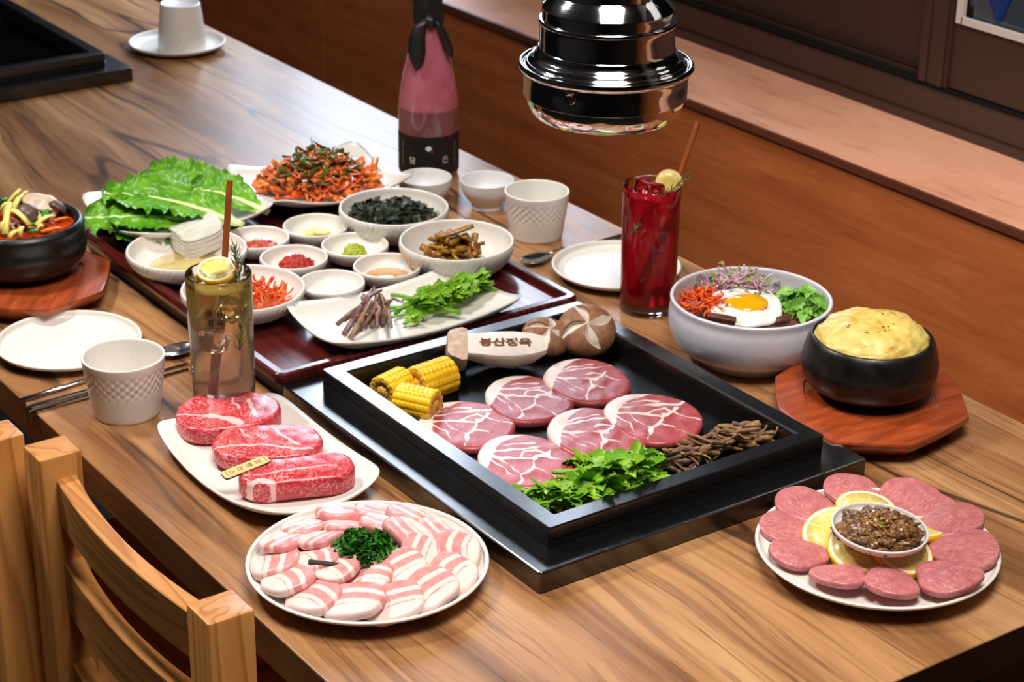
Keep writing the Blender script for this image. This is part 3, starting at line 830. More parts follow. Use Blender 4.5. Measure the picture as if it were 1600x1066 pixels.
# ------------------------------------------------------------------ pork neck steaks on the griddle
M_NECK = meat('pork_neck_meat', (154, 52, 58), (186, 82, 84), (246, 224, 216), k=0.09, nscale=160, marble=(222, 160, 156), mscale=620, mlo=0.57, mhi=0.68, mamt=0.55, rough=0.34)
NECK = outline([(0, .0405), (35, .0395), (65, .0385), (95, .0395), (130, .041), (165, .041), (190, .039), (215, .038), (250, .0395), (285, .0385), (320, .0395)])
def neck_mesh(seed):
    rs = random.Random(seed)
    f = lambda a: NECK(a) * (1 + 0.03 * math.sin(2 * a + seed) + 0.02 * math.sin(3 * a + 2 * seed))
    V, F, UV = slab(f, 0.0088, 44, 120, 0.30, 0.0006, lump=0.0005, seed=seed)
    P = np.array(UV); a = np.arctan2(P[:, 1], P[:, 0]); r = np.linalg.norm(P, axis=1)
    R = np.array([f(x) for x in a])
    depth = R - r                                     # distance in from the rim
    ad = np.degrees(a)
    cap = np.interp(ad, [-180, -165, -150, 20, 40, 75, 110, 150, 172, 180], [.010, .006, -.002, -.02, -.012, -.002, .009, .0135, .012, .010])
    fat = np.clip(0.5 + (cap - depth) / 0.004, 0, 1)
    j = lambda x, y: (x + rs.uniform(-.0025, .0025), y + rs.uniform(-.0025, .0025))
    W_ = np.array([[mnoise.noise(Vector((u * 130, v * 130, seed))), mnoise.noise(Vector((u * 130, v * 130, seed + 9)))] for u, v in P]) * .0022
    W2 = np.array([mnoise.noise(Vector((u * 75, v * 75, seed + 20))) for u, v in P]); P = P + W_
    seams = [([(-.034, .012), j(-.016, .0155), j(.004, .018), j(.022, .0225), (.028, .026)], .0016),
             ([(-.028, .017), j(-.012, .022), j(.006, .026)], .0011),
             ([(-.033, .006), j(-.020, .004), j(-.006, .0035), j(.006, .000), j(.016, .006), (.020, .014)], .0020),
             ([j(-.006, .0035), j(-.002, .010), j(.008, .013), j(.017, .010)], .0012),
             ([j(.006, .000), j(.004, -.012), j(-.004, -.020), (-.006, -.034)], .0017),
             ([j(.004, -.012), j(.016, -.018), (.026, -.027)], .0010),
             ([(-.033, .002), j(-.022, -.010), j(-.016, -.022)], .0009),
             ([j(.016, .006), j(.028, .000), (.038, -.004)], .0009),
             ([j(-.020, .004), j(-.014, -.008), j(-.004, -.020)], .0008)]
    for ln, w in seams:
        d = pdist(P, ln); fat = np.maximum(fat, np.clip(1.0 + .8 * W2 - d / (w * 1.55), 0, 1))
    fat = np.maximum(fat, np.clip(1.2 - np.linalg.norm((P - np.array(j(.008, .001))) / np.array([1, 1]), axis=1) / 0.0042, 0, 1))
    mb = MB().add(V, F); mb.at['fat'] = fat
    return mb
NPOS = [((731, 662), 'raw pork neck steak nearest the corn pieces', 0, .98), ((826, 624), 'raw pork neck steak in front of the branded mushroom, its left part glossy', 1, .98),
        ((917, 597), 'raw pork neck steak tucked under the shiitake mushrooms', 2, .97), ((822, 724), 'raw pork neck steak nearest the front left rim, behind the green stems', 1, 1.0),
        ((932, 683), 'raw pork neck steak in the middle, with a pointed green leaf across it', 2, 1.03), ((1021, 659), 'raw pork neck steak next to the brown dried herbs', 0, 1.02)]
neck = {}
for i, ((px, py), lb, k, s_) in enumerate(NPOS):
    p = at(px, py, 0.025)
    rz = YAW_R + math.radians(4 + [4, -6, 2, -2, 8, -4][i])
    tl = [0.0, 0.02, 0.05, 0.0, 0.05, 0.0][i]
    if k not in neck: neck[k] = neck_mesh(k + 3).build('pork_neck_steak', M_NECK, loc=(0, 0, 0)); o = neck[k]; first = True
    else: o = clone(neck[k])
    o.location = (p.x, p.y, T + GZ + 0.0003 + 0.0009 * i); o.rotation_euler = (0, tl * 0.4, rz); o.scale = (1.07 * s_, 1.26 * s_, 1)
    tag(o, lb, 'meat', 'raw pork neck steaks on the griddle')

# ------------------------------------------------------------------ marbled beef steaks
M_BEEF = meat('marbled_beef', (168, 20, 38), (206, 46, 60), (242, 194, 190), k=0.14, nscale=260, marble=(242, 176, 172), mscale=460, mlo=0.495, mhi=0.585, mamt=0.8, rough=0.3)
def beef(label, px, py, z0, rz, knots, t, seams, rot=(0, 0), lump=0.0007, seed=1, zt=None):
    f0 = outline(knots); f = lambda a: f0(a) * 1.14
    V, F, UV = slab(f, t, 40, 110, 0.22, 0.0015, lump=lump, seed=seed)
    P = np.array(UV) / 1.14; fat = np.zeros(len(P)); P = P + np.array([[mnoise.noise(Vector((u * 120, v * 120, seed))), mnoise.noise(Vector((u * 120, v * 120, seed + 9)))] for u, v in P]) * .0025
    for ln, w in seams: fat = np.maximum(fat, np.clip(1.0 - pdist(P, ln) / (w * 2), 0, 1))
    mb = MB().add(V, F); mb.at['fat'] = fat
    p = at(px, py, zt if zt is not None else z0 + t)
    o = mb.build('beef_steak', M_BEEF, loc=(p.x, p.y, T + z0), rot=(rot[0], rot[1], rz))
    return tag(o, label, 'meat', 'marbled beef steaks')
R0 = YAW_R
beef('largest marbled beef steak, at the back of its plate by the clear drink', 358, 640, 0.0065, R0 + .1,
     [(0, .041), (35, .041), (70, .037), (110, .037), (145, .041), (180, .042), (205, .043), (228, .043), (255, .034), (290, .031), (325, .037)], 0.017,
     [([(-.041, -.004), (-.024, -.010), (-.008, -.016), (.008, -.026)], .0012), ([(-.016, -.011), (-.002, -.016), (.010, -.024)], .0026),
      ([(.004, .028), (.002, .012), (.008, .0)], .0010), ([(.016, .016), (.017, .002), (.022, -.012)], .0016), ([(.026, .022), (.030, .008)], .0008)], seed=1)
beef('middle marbled beef steak under the wooden tag', 417, 688, 0.0075, R0 + .16,
     [(0, .043), (30, .039), (60, .030), (90, .027), (120, .031), (150, .040), (180, .042), (205, .040), (235, .030), (270, .025), (305, .031), (335, .041)], 0.0155,
     [([(-.042, -.006), (-.02, -.006), (.0, -.008), (.02, -.016), (.034, -.016)], .0011), ([(.006, .02), (.012, .004), (.024, -.010)], .0012), ([(-.02, .022), (-.014, .006)], .0008)], rot=(0.05, 0), seed=5)
beef('thick beef steak in front with its red cut side showing', 462, 728, 0.0080, R0 + .24,
     [(0, .044), (22, .040), (50, .022), (90, .0165), (130, .020), (160, .036), (180, .043), (198, .041), (230, .024), (270, .0185), (310, .024), (340, .041)], 0.0215,
     [([(-.04, -.004), (-.02, -.006), (.0, -.004), (.03, -.004)], .0008), ([(-.042, -.016), (-.03, -.012), (-.02, -.017)], .0025)], rot=(0.10, 0), seed=9)
# wooden tag with printed letters
pt = at(384, 732, 0.030)
tg = thing('wooden_tag', 'small wooden name tag with printed letters lying on the beef steaks', 'tag', (pt.x, pt.y, pt.z), (0.18, -0.10, R0 + 0.62))
V, F = rloft(0.0435, 0.0105, 0.003, [(0.0002, 0), (0, 0.0003), (0, 0.0016), (0.0002, 0.0019)])
mesh('plate', (V, F), plain('pale_wood_tag', (226, 190, 126), 0.5, 8, 120), tg, smooth=False)
mesh('burnt_edge', rloft(0.0438, 0.0108, 0.003, [(0, 0.0), (0, 0.0014)]), plain('burnt_edge', (48, 32, 18), 0.6), tg, smooth=False)
mb = MB()
for i, ch in enumerate('살빵논스'):
    V, F = text(ch, 0.0066); mb.add(V, F, 0, xf((0.0115 - 0.0083 * i, 0, 0.00205), (0, 0, -PI / 2)))
for x in (-0.0178, 0.0186): mb.add(*box(x - .00022, x + .00022, -.0044, .0044, .0019, .00205))
mb.build('printed_letters', plain('tag_ink', (66, 44, 20), 0.6), tg.children[0], smooth=False)

# ------------------------------------------------------------------ pork belly slices
M_BELLY = meat('pork_belly_meat', (214, 124, 126), (232, 162, 158), (246, 218, 210), k=0.11, nscale=150, marble=(240, 200, 196), mscale=300, mlo=0.56, mhi=0.7, mamt=0.5, rough=0.3)
def belly_mesh(seed, a, b, t):
    rs = random.Random(seed)
    def f(th):
        c, s = abs(math.cos(th)), abs(math.sin(th))
        r = 1 / ((c / a) ** 3.2 + (s / b) ** 3.2) ** (1 / 3.2)
        return r * (1 - 0.16 * max(0, math.sin(th)) * c * c) * (1 + 0.02 * math.sin(3 * th + seed))
    ph = rs.uniform(0, 6); am = rs.uniform(.02, .06)
    V, F, UV = slab(f, t, 22, 72, 0.30, 0.0006, bend=lambda x, y, z: (x, y, z - 2.6 * x * x + 0.8 * y * y), lump=0.0008, seed=seed)
    P = np.array(UV); v = P[:, 1] / b + am * np.sin(P[:, 0] / a * 2.5 + ph) - 0.28 * (P[:, 0] / a) ** 2 * np.sign(1)
    s1 = rs.uniform(-.05, .08)
    fat = np.interp(v, [-1.3, -.98, -.72, -.60, -.45, -.36, -.28, -.12 + s1, .02 + s1, .14 + s1, .24 + s1, .32 + s1, .42 + s1, 1.2],
                    [.25, .1, .1, .35, .9, .8, .35, .15, .35, .85, .7, .40, .85, 1])
    mb = MB().add(V, F); mb.at['fat'] = fat
    return mb.build('pork_belly_slice', M_BELLY)
bl_ = [belly_mesh(k, *d) for k, d in enumerate([(.0235, .0195, .0088), (.0222, .0185, .0092), (.0245, .0180, .0084), (.0210, .0195, .0080), (.0250, .0190, .0090)])]
used = set()
def put_belly(ang, rad, z, k, tilt, lb, yaw=0.0, sc_=1.0, side=0.0):
    o = bl_[k] if k not in used else clone(bl_[k]); used.add(k)
    a = ang; c = PKC
    o.rotation_euler = Euler((0, 0, 0))
    o.matrix_world = Matrix.Translation((c.x + rad * math.cos(a), c.y + rad * math.sin(a), T + z)) @ Matrix.Rotation(a - PI / 2 + yaw, 4, 'Z') @ Matrix.Rotation(side, 4, 'Y') @ Matrix.Rotation(tilt, 4, 'X') @ Matrix.Scale(sc_, 4)
    tag(o, lb, 'meat', 'pork belly slices on the round plate')
A_CAM = math.atan2(-IMG_U.y, -IMG_U.x)            # direction from the plate towards the viewer = six o'clock
def clock(h): return A_CAM - (h - 6) * PI / 6
words = {0: 'twelve', 1: 'one', 2: 'two', 3: 'three', 4: 'four', 5: 'five', 6: 'six', 7: 'seven', 8: 'eight', 9: 'nine', 10: 'ten', 11: 'eleven'}
def clockname(h):
    h = h % 12; b = int(math.floor(h + 1e-6)); fr = h - b
    nx = words[(b + 1) % 12]
    return words[b] + " o'clock" if fr < .2 else ('half past ' + words[b] if fr < .8 else nx + " o'clock")
n = 14
for i in range(n):
    h = 12 * i / n + 0.15
    front = math.cos((h - 6) * PI / 6)
    put_belly(clock(h), 0.0705 + rnd(-.001, .001), 0.0110 + 0.0030 * (i % 2) + 0.002, (i * 2) % 5, -0.20 + rnd(-.05, .05), 'pork belly slice in the outer ring, slot %s of fourteen clockwise from the far side' % ['one', 'two', 'three', 'four', 'five', 'six', 'seven', 'eight', 'nine', 'ten', 'eleven', 'twelve', 'thirteen', 'fourteen'][i],
              rnd(-.2, .2), rnd(.98, 1.06), 0.20)
n = 9
for i in range(n):
    h = 12 * i / n + 0.4
    put_belly(clock(h), 0.0400 + rnd(-.001, .001), 0.0205 + 0.0020 * (i % 2), (i * 3 + 1) % 5, -0.26 + rnd(-.05, .05), 'pork belly slice in the inner ring, slot %s of nine clockwise from the far side' % ['one', 'two', 'three', 'four', 'five', 'six', 'seven', 'eight', 'nine'][i],
              rnd(-.25, .25), rnd(.82, .92), 0.22)
# parsley on the pork, black name stick
M_PARS = leafy('curly_parsley', (24, 82, 16), (62, 136, 34), scale=300)
pp = at(569, 868, 0.026)
ps = thing('curly_parsley', 'bunch of dark green curly parsley in the middle of the pork belly', 'parsley', (pp.x, pp.y, T + 0.0225))
mb = MB()
for i in range(330):
    a = rnd(0, 2 * PI); b = math.acos(rnd(0, 1)); R = 0.0260 * rnd(.55, 1.0) 
    c = Vector((math.cos(a) * math.sin(b) * R, math.sin(a) * math.sin(b) * R, math.cos(b) * R * 0.82 + 0.002))
    V = []; F = []
    m = 7
    for j in range(m):
        s = j / (m - 1); 
        for kk in (-1, 0, 1):
            V.append((0.0062 * s, kk * 0.0026 * (0.25 + s) , 0.0011 * math.sin(j * 2.1 + kk * 1.4) + 0.0018 * s))
    for j in range(m - 1):
        for kk in range(2):
            q = j * 3 + kk; F.append((q, q + 1, q + 4, q + 3))
    d = c.normalized(); 
    mb.add(V, F, 0, Matrix.Translation(c * 0.85) @ d.to_track_quat('X', 'Z').to_matrix().to_4x4() @ Matrix.Rotation(rnd(0, 6.3), 4, 'X') @ Matrix.Rotation(rnd(-.6, .6), 4, 'Y'))
tag(mb.build('foliage', M_PARS, ps), kind='stuff')
mb = MB()
for i in range(8): 
    a = i * PI / 4; mb.add(*tube([(0, 0, 0), (0.006 * math.cos(a), 0.006 * math.sin(a), 0.008), (0.012 * math.cos(a), 0.012 * math.sin(a), 0.014)], [.0012, .001, .0007], 6))
mb.build('stem', leafy('parsley_stem', (60, 120, 40), (96, 150, 60)), ps)
pa = at(486, 880, .0295); pb = at(538, 886, .0290)
dv = pb - pa
V, F = rloft(dv.length + .004, 0.0038, 0.001, [(0, 0), (0, 0.0022), (0.0003, 0.0025)])
tag(mesh('name_stick', (V, F), plain('black_stick', (24, 18, 16), 0.4), loc=(pa + pb) / 2, rot=(0.35, math.asin(-dv.z / dv.length), math.atan2(dv.y, dv.x)), smooth=False), 'flat black stick stuck between the pork belly and the parsley', 'stick')

# ------------------------------------------------------------------ tongue slices with sauce and lemon
M_TONGUE = meat('tongue_meat', (174, 90, 95), (202, 122, 123), (184, 92, 96), k=0.02, marble=(232, 168, 168), mscale=520, mlo=0.46, mhi=0.62, mamt=0.55, rough=0.36, stretch=(1, .35, 1))
def tongue_mesh(seed, knots):
    f = outline(knots)
    V, F, UV = slab(f, 0.0062, 20, 72, 0.3, 0.0012, bend=lambda x, y, z: (x, y, z - 1.6 * x * x), lump=0.0007, seed=seed)
    P = np.array(UV); r = np.linalg.norm(P, axis=1); R = np.array([f(x) for x in np.arctan2(P[:, 1], P[:, 0])])
    mb = MB().add(V, F); mb.at['fat'] = np.clip((r / R - .96) * 12, 0, .4)
    return mb.build('tongue_slice', M_TONGUE)
tm = [tongue_mesh(1, [(0, .022), (40, .0265), (75, .0285), (105, .0285), (140, .026), (180, .021), (215, .021), (250, .026), (285, .0265), (325, .022)]),
      tongue_mesh(2, [(0, .0245), (45, .028), (90, .0265), (135, .027), (180, .0235), (220, .020), (270, .0255), (320, .0205)])]
TP = [(1256, 793, .8, 0, .98, 0.016), (1328, 770, .0, 1, .97, .014), (1420, 782, .1, 1, 1.07, .0150), (1488, 818, .5, 0, 1.06, .0165), (1500, 862, .3, 1, 1.08, .015), (1476, 902, .1, 1, 1.05, .018),
      (1392, 911, -.1, 0, .95, .016), (1316, 900, .2, 1, .90, .015), (1253, 868, .7, 0, .90, .014), (1229, 829, .8, 0, .93, .012), (1452, 796, .2, 1, .92, .0125)]
TL = ['large tongue slice at the upper left of the plate, ten o\'clock', 'tongue slice nearest the griddle corner, eleven o\'clock', 'tongue slice at the far side of its plate, behind the sauce', 'tongue slice on the right of the plate, two o\'clock',
      'tongue slice at the right rim, three o\'clock', 'thick tongue slice at the lower right, four o\'clock', 'tongue slice at the front of the plate, below the right lemon slice', 'tongue slice at the lower left front, seven o\'clock',
      'curved tongue slice at eight o\'clock, left of the lemons', 'dark-edged tongue slice at the left rim, nine o\'clock', 'tongue slice at one o\'clock, overlapped by its neighbours']
ut = set()
for (px, py, yw, k, s_, z), lb in zip(TP, TL):
    p = at(px, py, z); p = p.lerp(Vector((TGC.x, TGC.y, p.z)), .05 if py < 850 else -.03); o = tm[k] if k not in ut else clone(tm[k]); ut.add(k)
    a = math.atan2(p.y - TGC.y, p.x - TGC.x)
    o.matrix_world = Matrix.Translation((p.x, p.y, T + z - 0.0016)) @ Matrix.Rotation(a - PI / 2 + (yw - .35) * .35, 4, 'Z') @ Matrix.Rotation(0.10 * (1 if k else -1), 4, 'Y') @ Matrix.Rotation(0.15, 4, 'X') @ Matrix.Scale(s_ * 1.03, 4)
    tag(o, lb, 'meat', 'raw tongue slices')
sbc, sbr = disc(1297, 1450, 823, 0.034)
M_PULP = G('lemon_pulp', 0.28, Subsurface_Weight=0.2)
_o = M_PULP.tc(); _s = M_PULP.sep(_o)
_an = M_PULP.math('ARCTAN2', _s['Y'], _s['X']); _rr = M_PULP.math('SQRT', M_PULP.math('ADD', M_PULP.math('POWER', _s['X'], 2.0), M_PULP.math('POWER', _s['Y'], 2.0)))
_sp = M_PULP.math('ABSOLUTE', M_PULP.math('SINE', M_PULP.math('MULTIPLY', _an, 5.0)))
M_PULP.color(M_PULP.mix(M_PULP.step(_sp, 0.06, 0.22), (244, 236, 190), M_PULP.ramp(M_PULP.noise(_o, 300, 3), [(0.3, (244, 204, 84)), (0.7, (252, 226, 130))])))
M_PULP = M_PULP.m
M_PITH = plain('lemon_pith', (246, 240, 214), 0.5, 4, 200)
M_PEEL = plain('lemon_peel', (238, 186, 14), 0.35, 8, 300, bump=0.15, bscale=900)
def make_lemon(label, r=0.0255, t=0.0062):
    o = thing('lemon_slice', label, 'lemon slice', (0, 0, 0), 0, 'lemon slices on the tongue plate')
    mesh('peel', lathe([(r * .965, 0), (r, 0.0004), (r * 1.01, t / 2), (r, t - 0.0004), (r * .965, t), (r * .95, t * .9), (r * .95, t * .1), (r * .965, 0)], 48), M_PEEL, o)
    mesh('pith', lathe([(0, 0.0002), (r * .955, 0.0002), (r * .955, t - 0.0001), (r * .86, t - 0.0001), (r * .855, t - .0004), (0, t - .0004)], 48), M_PITH, o, smooth=40)
    mesh('pulp', lathe([(0, t - .0006), (r * .85, t - .0006), (r * .845, t - 0.0001), (r * .4, t), (0, t - 0.0002)], 48), M_PULP, o)
    return o
lm = make_lemon('lemon slice left of the sauce bowl on the tongue plate')
def put_lemon(o, px, py, z, rot): p = at(px, py, z); o.location = (p.x, p.y, T + z); o.rotation_euler = rot; return o
cxa = math.atan2(sbc.y - TGC.y, sbc.x - TGC.x)
put_lemon(lm, 1303, 836, .0160, Euler((0.10, -0.42, 0)))
put_lemon(clone(lm, label='lemon slice in front of the sauce bowl, left of centre'), 1342, 860, .0165, Euler((0.30, -0.30, 0)))
put_lemon(clone(lm, label='lemon slice in front of the sauce bowl, right of centre'), 1406, 867, .0155, Euler((0.38, 0.0, 0)))
put_lemon(clone(lm, label='lemon slice showing behind the right rim of the sauce bowl'), 1428, 832, .0130, Euler((-0.1, 0.12, 0)))
put_lemon(clone(lm, label='lemon slice peeking out behind the sauce bowl'), 1352, 802, .0145, Euler((0.1, 0.0, 0)))
c2, r2 = disc(1297, 1450, 823, .036)
o = mesh('sauce_dish', lathe(bowl_prof(r2, 0.0120, r2 * .55, 0.0022), 72), M_CER, loc=(c2.x, c2.y, T + .0235), rot=(0.06, 0.03, 0))
o.scale = (1.0, 1.0, 1.0)
tag(o, 'small white dish of chopped onion sauce in the middle of the tongue slices', 'bowl')
g = G('onion_sauce', 0.16, Coat_Weight=0.6)
_n = g.noise(g.tc(), 240, 5, 0.7)
g.color(g.ramp(_n, [(0.36, (52, 26, 8)), (0.5, (112, 66, 20)), (0.62, (170, 120, 56)), (0.75, (206, 166, 104))])); g.bump(_n, 0.9, 0.003)
sauce = mesh('onion_sauce', blob(r2 * .86, 0.0115, 60, 18, 0.30, 5.0, 4), g.m, loc=(c2.x, c2.y, T + .0235 + .0060))
tag(sauce, 'brown chopped onion sauce heaped in the dish among tongue slices', 'sauce')
mb = MB()
for i in range(150):
    a = rnd(0, 6.3); q = math.sqrt(rnd(0, 1)); x, y = r2 * .72 * q * math.cos(a), r2 * .72 * q * math.sin(a)
    V, F = bbox_soft(rnd(.002, .0042), rnd(.0015, .003), rnd(.0012, .002), .0004)
    mb.add(V, F, 0, xf((x, y, 0.0122 * math.sqrt(max(0, 1 - q * q * .9)) + rnd(-.001, .0012)), (rnd(-.8, .8), rnd(-.8, .8), rnd(0, 6))))
tag(mb.build('onion_bits', plain('onion_bits', (176, 128, 66), 0.18, 36, 260, rndcol=None, Transmission_Weight=0.15, Coat_Weight=0.5), sauce, smooth=False), kind='stuff')
V, F = bbox_soft(.0035, .003, .002, .0005)
mesh('chive_bit', (V, F), plain('chive_green', (70, 140, 30), 0.4), sauce, loc=(-.004, -.006, .0118), smooth=False)

# ------------------------------------------------------------------ corn
M_CORN = G('corn_kernels', 0.26, Subsurface_Weight=0.15, Coat_Weight=0.2)
M_CORN.color(M_CORN.ramp(M_CORN.noise(M_CORN.tc(), 130, 4), [(0.3, (250, 186, 10)), (0.7, (255, 210, 36))])); M_CORN = M_CORN.m
M_COB = plain('corn_cut_face', (228, 176, 70), 0.5, 26, 320, bump=0.4, bscale=400)
def make_corn(label, loc, rz, r=0.0175, ln=0.040, tilt=0.0):
    """a cut piece of cob lying along its own x axis"""
    o = thing('corn_piece', label, 'corn', loc, (0, tilt, rz), 'corn pieces on the griddle')
    rows = 14; nk = 8
    mb = MB(); V = []; F = []; na = rows * 8; nx = nk * 6
    for i in range(nx + 1):
        s = i / nx
        for j in range(na):
            a = 2 * PI * j / na
            w1 = abs(math.sin(rows * a / 2)) ** 0.55; w2 = abs(math.sin(PI * (s * nk + 0.25 * (int(rows * a / (2 * PI)) % 2)))) ** 0.5
            rr = r * (0.92 + 0.08 * (w1 * w2) ** .8 + .015 * w1)
            if i in (0, nx): rr *= 0.93
            V.append(((s - .5) * ln, rr * math.cos(a), r * .97 + rr * math.sin(a)))
    for i in range(nx):
        for j in range(na):
            k2 = (j + 1) % na; F.append((i * na + j, i * na + k2, (i + 1) * na + k2, (i + 1) * na + j))
    mesh('kernels', (V, F), M_CORN, o)
    for sg in (-1, 1):
        P = lathe([(r * .90, 0), (r * .82, 0.0006), (r * .62, 0.0009), (r * .55, -0.0006), (r * .42, -0.0008), (r * .40, 0.0005), (0, 0.0004)], 52, lambda rr, z, a, k: (rr * (1 + .03 * math.sin(rows * a)), z + 0.0004 * math.sin(rows * a)))
        mesh('cut_face', P, M_COB, o, loc=(sg * (ln / 2 - .0004), 0, r * .97), rot=(0, sg * PI / 2, 0))
    return o
p = at(676, 596, .032); make_corn('corn piece at the back, next to the mushroom cap', (p.x, p.y, T + GZ), 0.10, 0.0178, 0.040)
p = at(652, 630, .032); make_corn('corn piece in front, its cut end facing the pork steak', (p.x, p.y, T + GZ), -1.05, 0.0160, 0.038)
p = at(614, 606, .032); make_corn('corn piece in the left corner of the griddle frame', (p.x, p.y, T + GZ), 0.28, 0.0160, 0.030)

# ------------------------------------------------------------------ mushrooms
M_OY = plain('mushroom_flesh', (238, 226, 216), 0.55, 6, 120, bump=0.1, bscale=160)
g = G('oyster_cap', 0.6); _n = g.noise(g.mp((1, 1, .3)), 150, 5)
g.color(g.ramp(_n, [(0.3, (186, 154, 132)), (0.7, (224, 200, 182))])); g.bump(_n, .2, .0006); M_OYCAP = g.m
p = at(782, 556, .030)
km = thing('king_oyster_mushroom', 'halved king oyster mushroom with branded letters, behind the pork steaks', 'mushroom', (p.x, p.y, T + GZ + .003), (0.20, 0.0, YAW_R + 0.03)); km.scale = (1.13, 1.13, 1.13)
rings = []; NS = 28; top_z = 0.0235
for i in range(NS + 1):
    s = i / NS; x = -0.032 + 0.070 * s
    w = np.interp(s, [0, .08, .2, .4, .62, .82, .94, 1], [.0135, .0140, .0152, .0175, .0178, .0155, .012, .0100])
    dp = np.interp(s, [0, .1, .3, .6, .85, 1], [.013, .014, .0195, .0225, .0165, .0075])
    ring = [(x, w, top_z - .0006), (x, w * .97, top_z), (x, 0, top_z + 0.0004), (x, -w * .97, top_z), (x, -w, top_z - .0006)]
    for k in range(1, 12):
        a = PI * k / 12; ring.append((x, -w * math.cos(a), top_z - .0006 - dp * math.sin(a)))
    rings.append(ring)
mesh('stem', loft(rings), M_OY, km, smooth=50)
rings = []
for i in range(15):
    s = i / 14; x = -0.0445 + 0.0165 * s
    w = np.interp(s, [0, .15, .4, .75, 1], [.013, .018, .0205, .0235, .0215]); dp = np.interp(s, [0, .3, .7, .9, 1], [.012, .018, .0235, .0235, .019])
    th = 0.004 if s > .6 else .008
    zc = top_z + 0.002 * (1 - s)
    ring = [(x, w, zc - .0005), (x, w * .6, zc + .0008), (x, 0, zc + .001), (x, -w * .6, zc + .0008), (x, -w, zc - .0005)]
    for k in range(1, 12):
        a = PI * k / 12; ring.append((x - .002 * math.sin(a), -w * math.cos(a), zc - .0005 - dp * math.sin(a)))
    rings.append(ring)
mesh('cap', loft(rings), M_OYCAP, km, smooth=50)
V, F = text('봉산정육', 0.0122, .0005)
mesh('branded_letters', ([(x * .98 + 0.004, y * 0.95, top_z + 0.0008) for x, y, z in V], F), M_BURN, km, smooth=False)

g = G('shiitake_skin', 0.5); _n = g.noise(g.tc(), 130, 5, .65)
_c = g.ramp(_n, [(0.3, (120, 76, 50)), (0.7, (178, 126, 92))])
g.color(g.mix(g.step(g.attr('cut'), .35, .6), _c, (240, 228, 214))); g.bump(_n, .3, .0008); M_SHI = g.m
def shiitake_mesh(r, h):
    V = []; F = []; cut = []
    n, m = 120, 44
    for k in range(m + 1):
        s = k / m
        for j in range(n):
            a = 2 * PI * j / n
            rr = r * math.sin(min(1, s * 1.0) * PI * .5) if s < .86 else r * (math.sin(.86 * PI * .5) + (0.0 if s < .93 else -(s - .93) * 1.6))
            z = h * (1 - s ** 2.4) - (0.15 * h if s > .97 else 0)
            x, y = rr * math.cos(a), rr * math.sin(a)
            c = 0.0; dz = 0.0
            for an in (0.35, 0.35 + PI / 2, 0.35 + PI, 0.35 + 1.5 * PI):
                u = x * math.cos(an) + y * math.sin(an); v = -x * math.sin(an) + y * math.cos(an)
                if u > 0:
                    q = u / r; wd = r * (0.04 + 1.15 * q * (1 - q * 1.08)) if q < .92 else 0
                    e = v + wd * .45
                    if wd > 0 and -wd * .5 < e < wd * .5:
                        c = 1.0; f_ = (e / wd + .5); dz = max(dz, 0.0050 * (1 - f_) * min(1, (0.92 - q) * 6) * min(1, q * 8))
            V.append((x, y, z - dz)); cut.append(c)
    for k in range(m):
        for j in range(n):
            i2 = (j + 1) % n; F.append((k * n + j, (k + 1) * n + j, (k + 1) * n + i2, k * n + i2))
    return V, F, cut
V, F, cut = shiitake_mesh(0.0250, 0.0165)
def make_shiitake(label, loc, rot):
    o = thing('shiitake_mushroom', label, 'mushroom', loc, rot, 'shiitake mushrooms on the griddle')
    mesh('cap', (V, F), M_SHI, o, attrs={'cut': cut}, smooth=40)
    mesh('gills', lathe([(0.0235, -.001), (.020, -.0035), (0.006, -.0025), (0, -.0025)], 60, lambda r, z, a, k: (r, z + .0005 * math.sin(30 * a))), M_OY, o)
    mesh('stem', lathe([(0.0052, -.001), (.005, -.008), (.0042, -.012), (0, -.0125)], 20), M_OY, o)
    return o
    return o
p = at(916, 524, .032); make_shiitake('brown shiitake mushroom with a white cross cut, leaning in the back corner', (p.x, p.y, T + .0345), Euler((-0.05, -0.42, YAW_R + .3)).to_quaternion().to_euler() if False else Euler((0.62, -0.10, YAW_R + 0.15))).scale = (1.18,) * 3
p = at(852, 532, .028); make_shiitake('shiitake mushroom half hidden behind the other one and the branded mushroom', (p.x, p.y, T + .0285), Euler((0.35, -0.25, YAW_R + 1.2)))
# ------------------------------------------------------------------ heaps of small things: one mesh per kind, copied one by one
def scatter(protos, n, place, label, cat, group, name):
    """place(i) gives a world matrix; the first use of a prototype is the prototype itself"""
    used_ = set(); out = []
    for i in range(n):
        k = i % len(protos)
        o = protos[k] if k not in used_ else clone(protos[k]); used_.add(k)
        o.matrix_world = place(i)
        tag(o, label, cat, group); out.append(o)
    return out
def RT(p, yaw=0, tilt=0, roll=0, s=1.0):
    return Matrix.Translation(p) @ Matrix.Rotation(yaw, 4, 'Z') @ Matrix.Rotation(tilt, 4, 'Y') @ Matrix.Rotation(roll, 4, 'X') @ Matrix.Scale(s, 4)
def arc_path(ln, bend, wob=0.0, n=9, seed=0):
    rs = random.Random(seed); P = []; a = -bend / 2; x = z = y = 0.0; w1 = rs.uniform(-wob, wob); w2 = rs.uniform(0, 6)
    pts = []
    for i in range(n):
        pts.append((x, y, z)); a += bend / (n - 1); x += ln / (n - 1) * math.cos(a); z += ln / (n - 1) * math.sin(a) * 0.6; y += ln / (n - 1) * w1 * math.sin(w2 + i * .8)
    c = np.mean(pts, axis=0)
    return [tuple(np.array(p) - c) for p in pts]

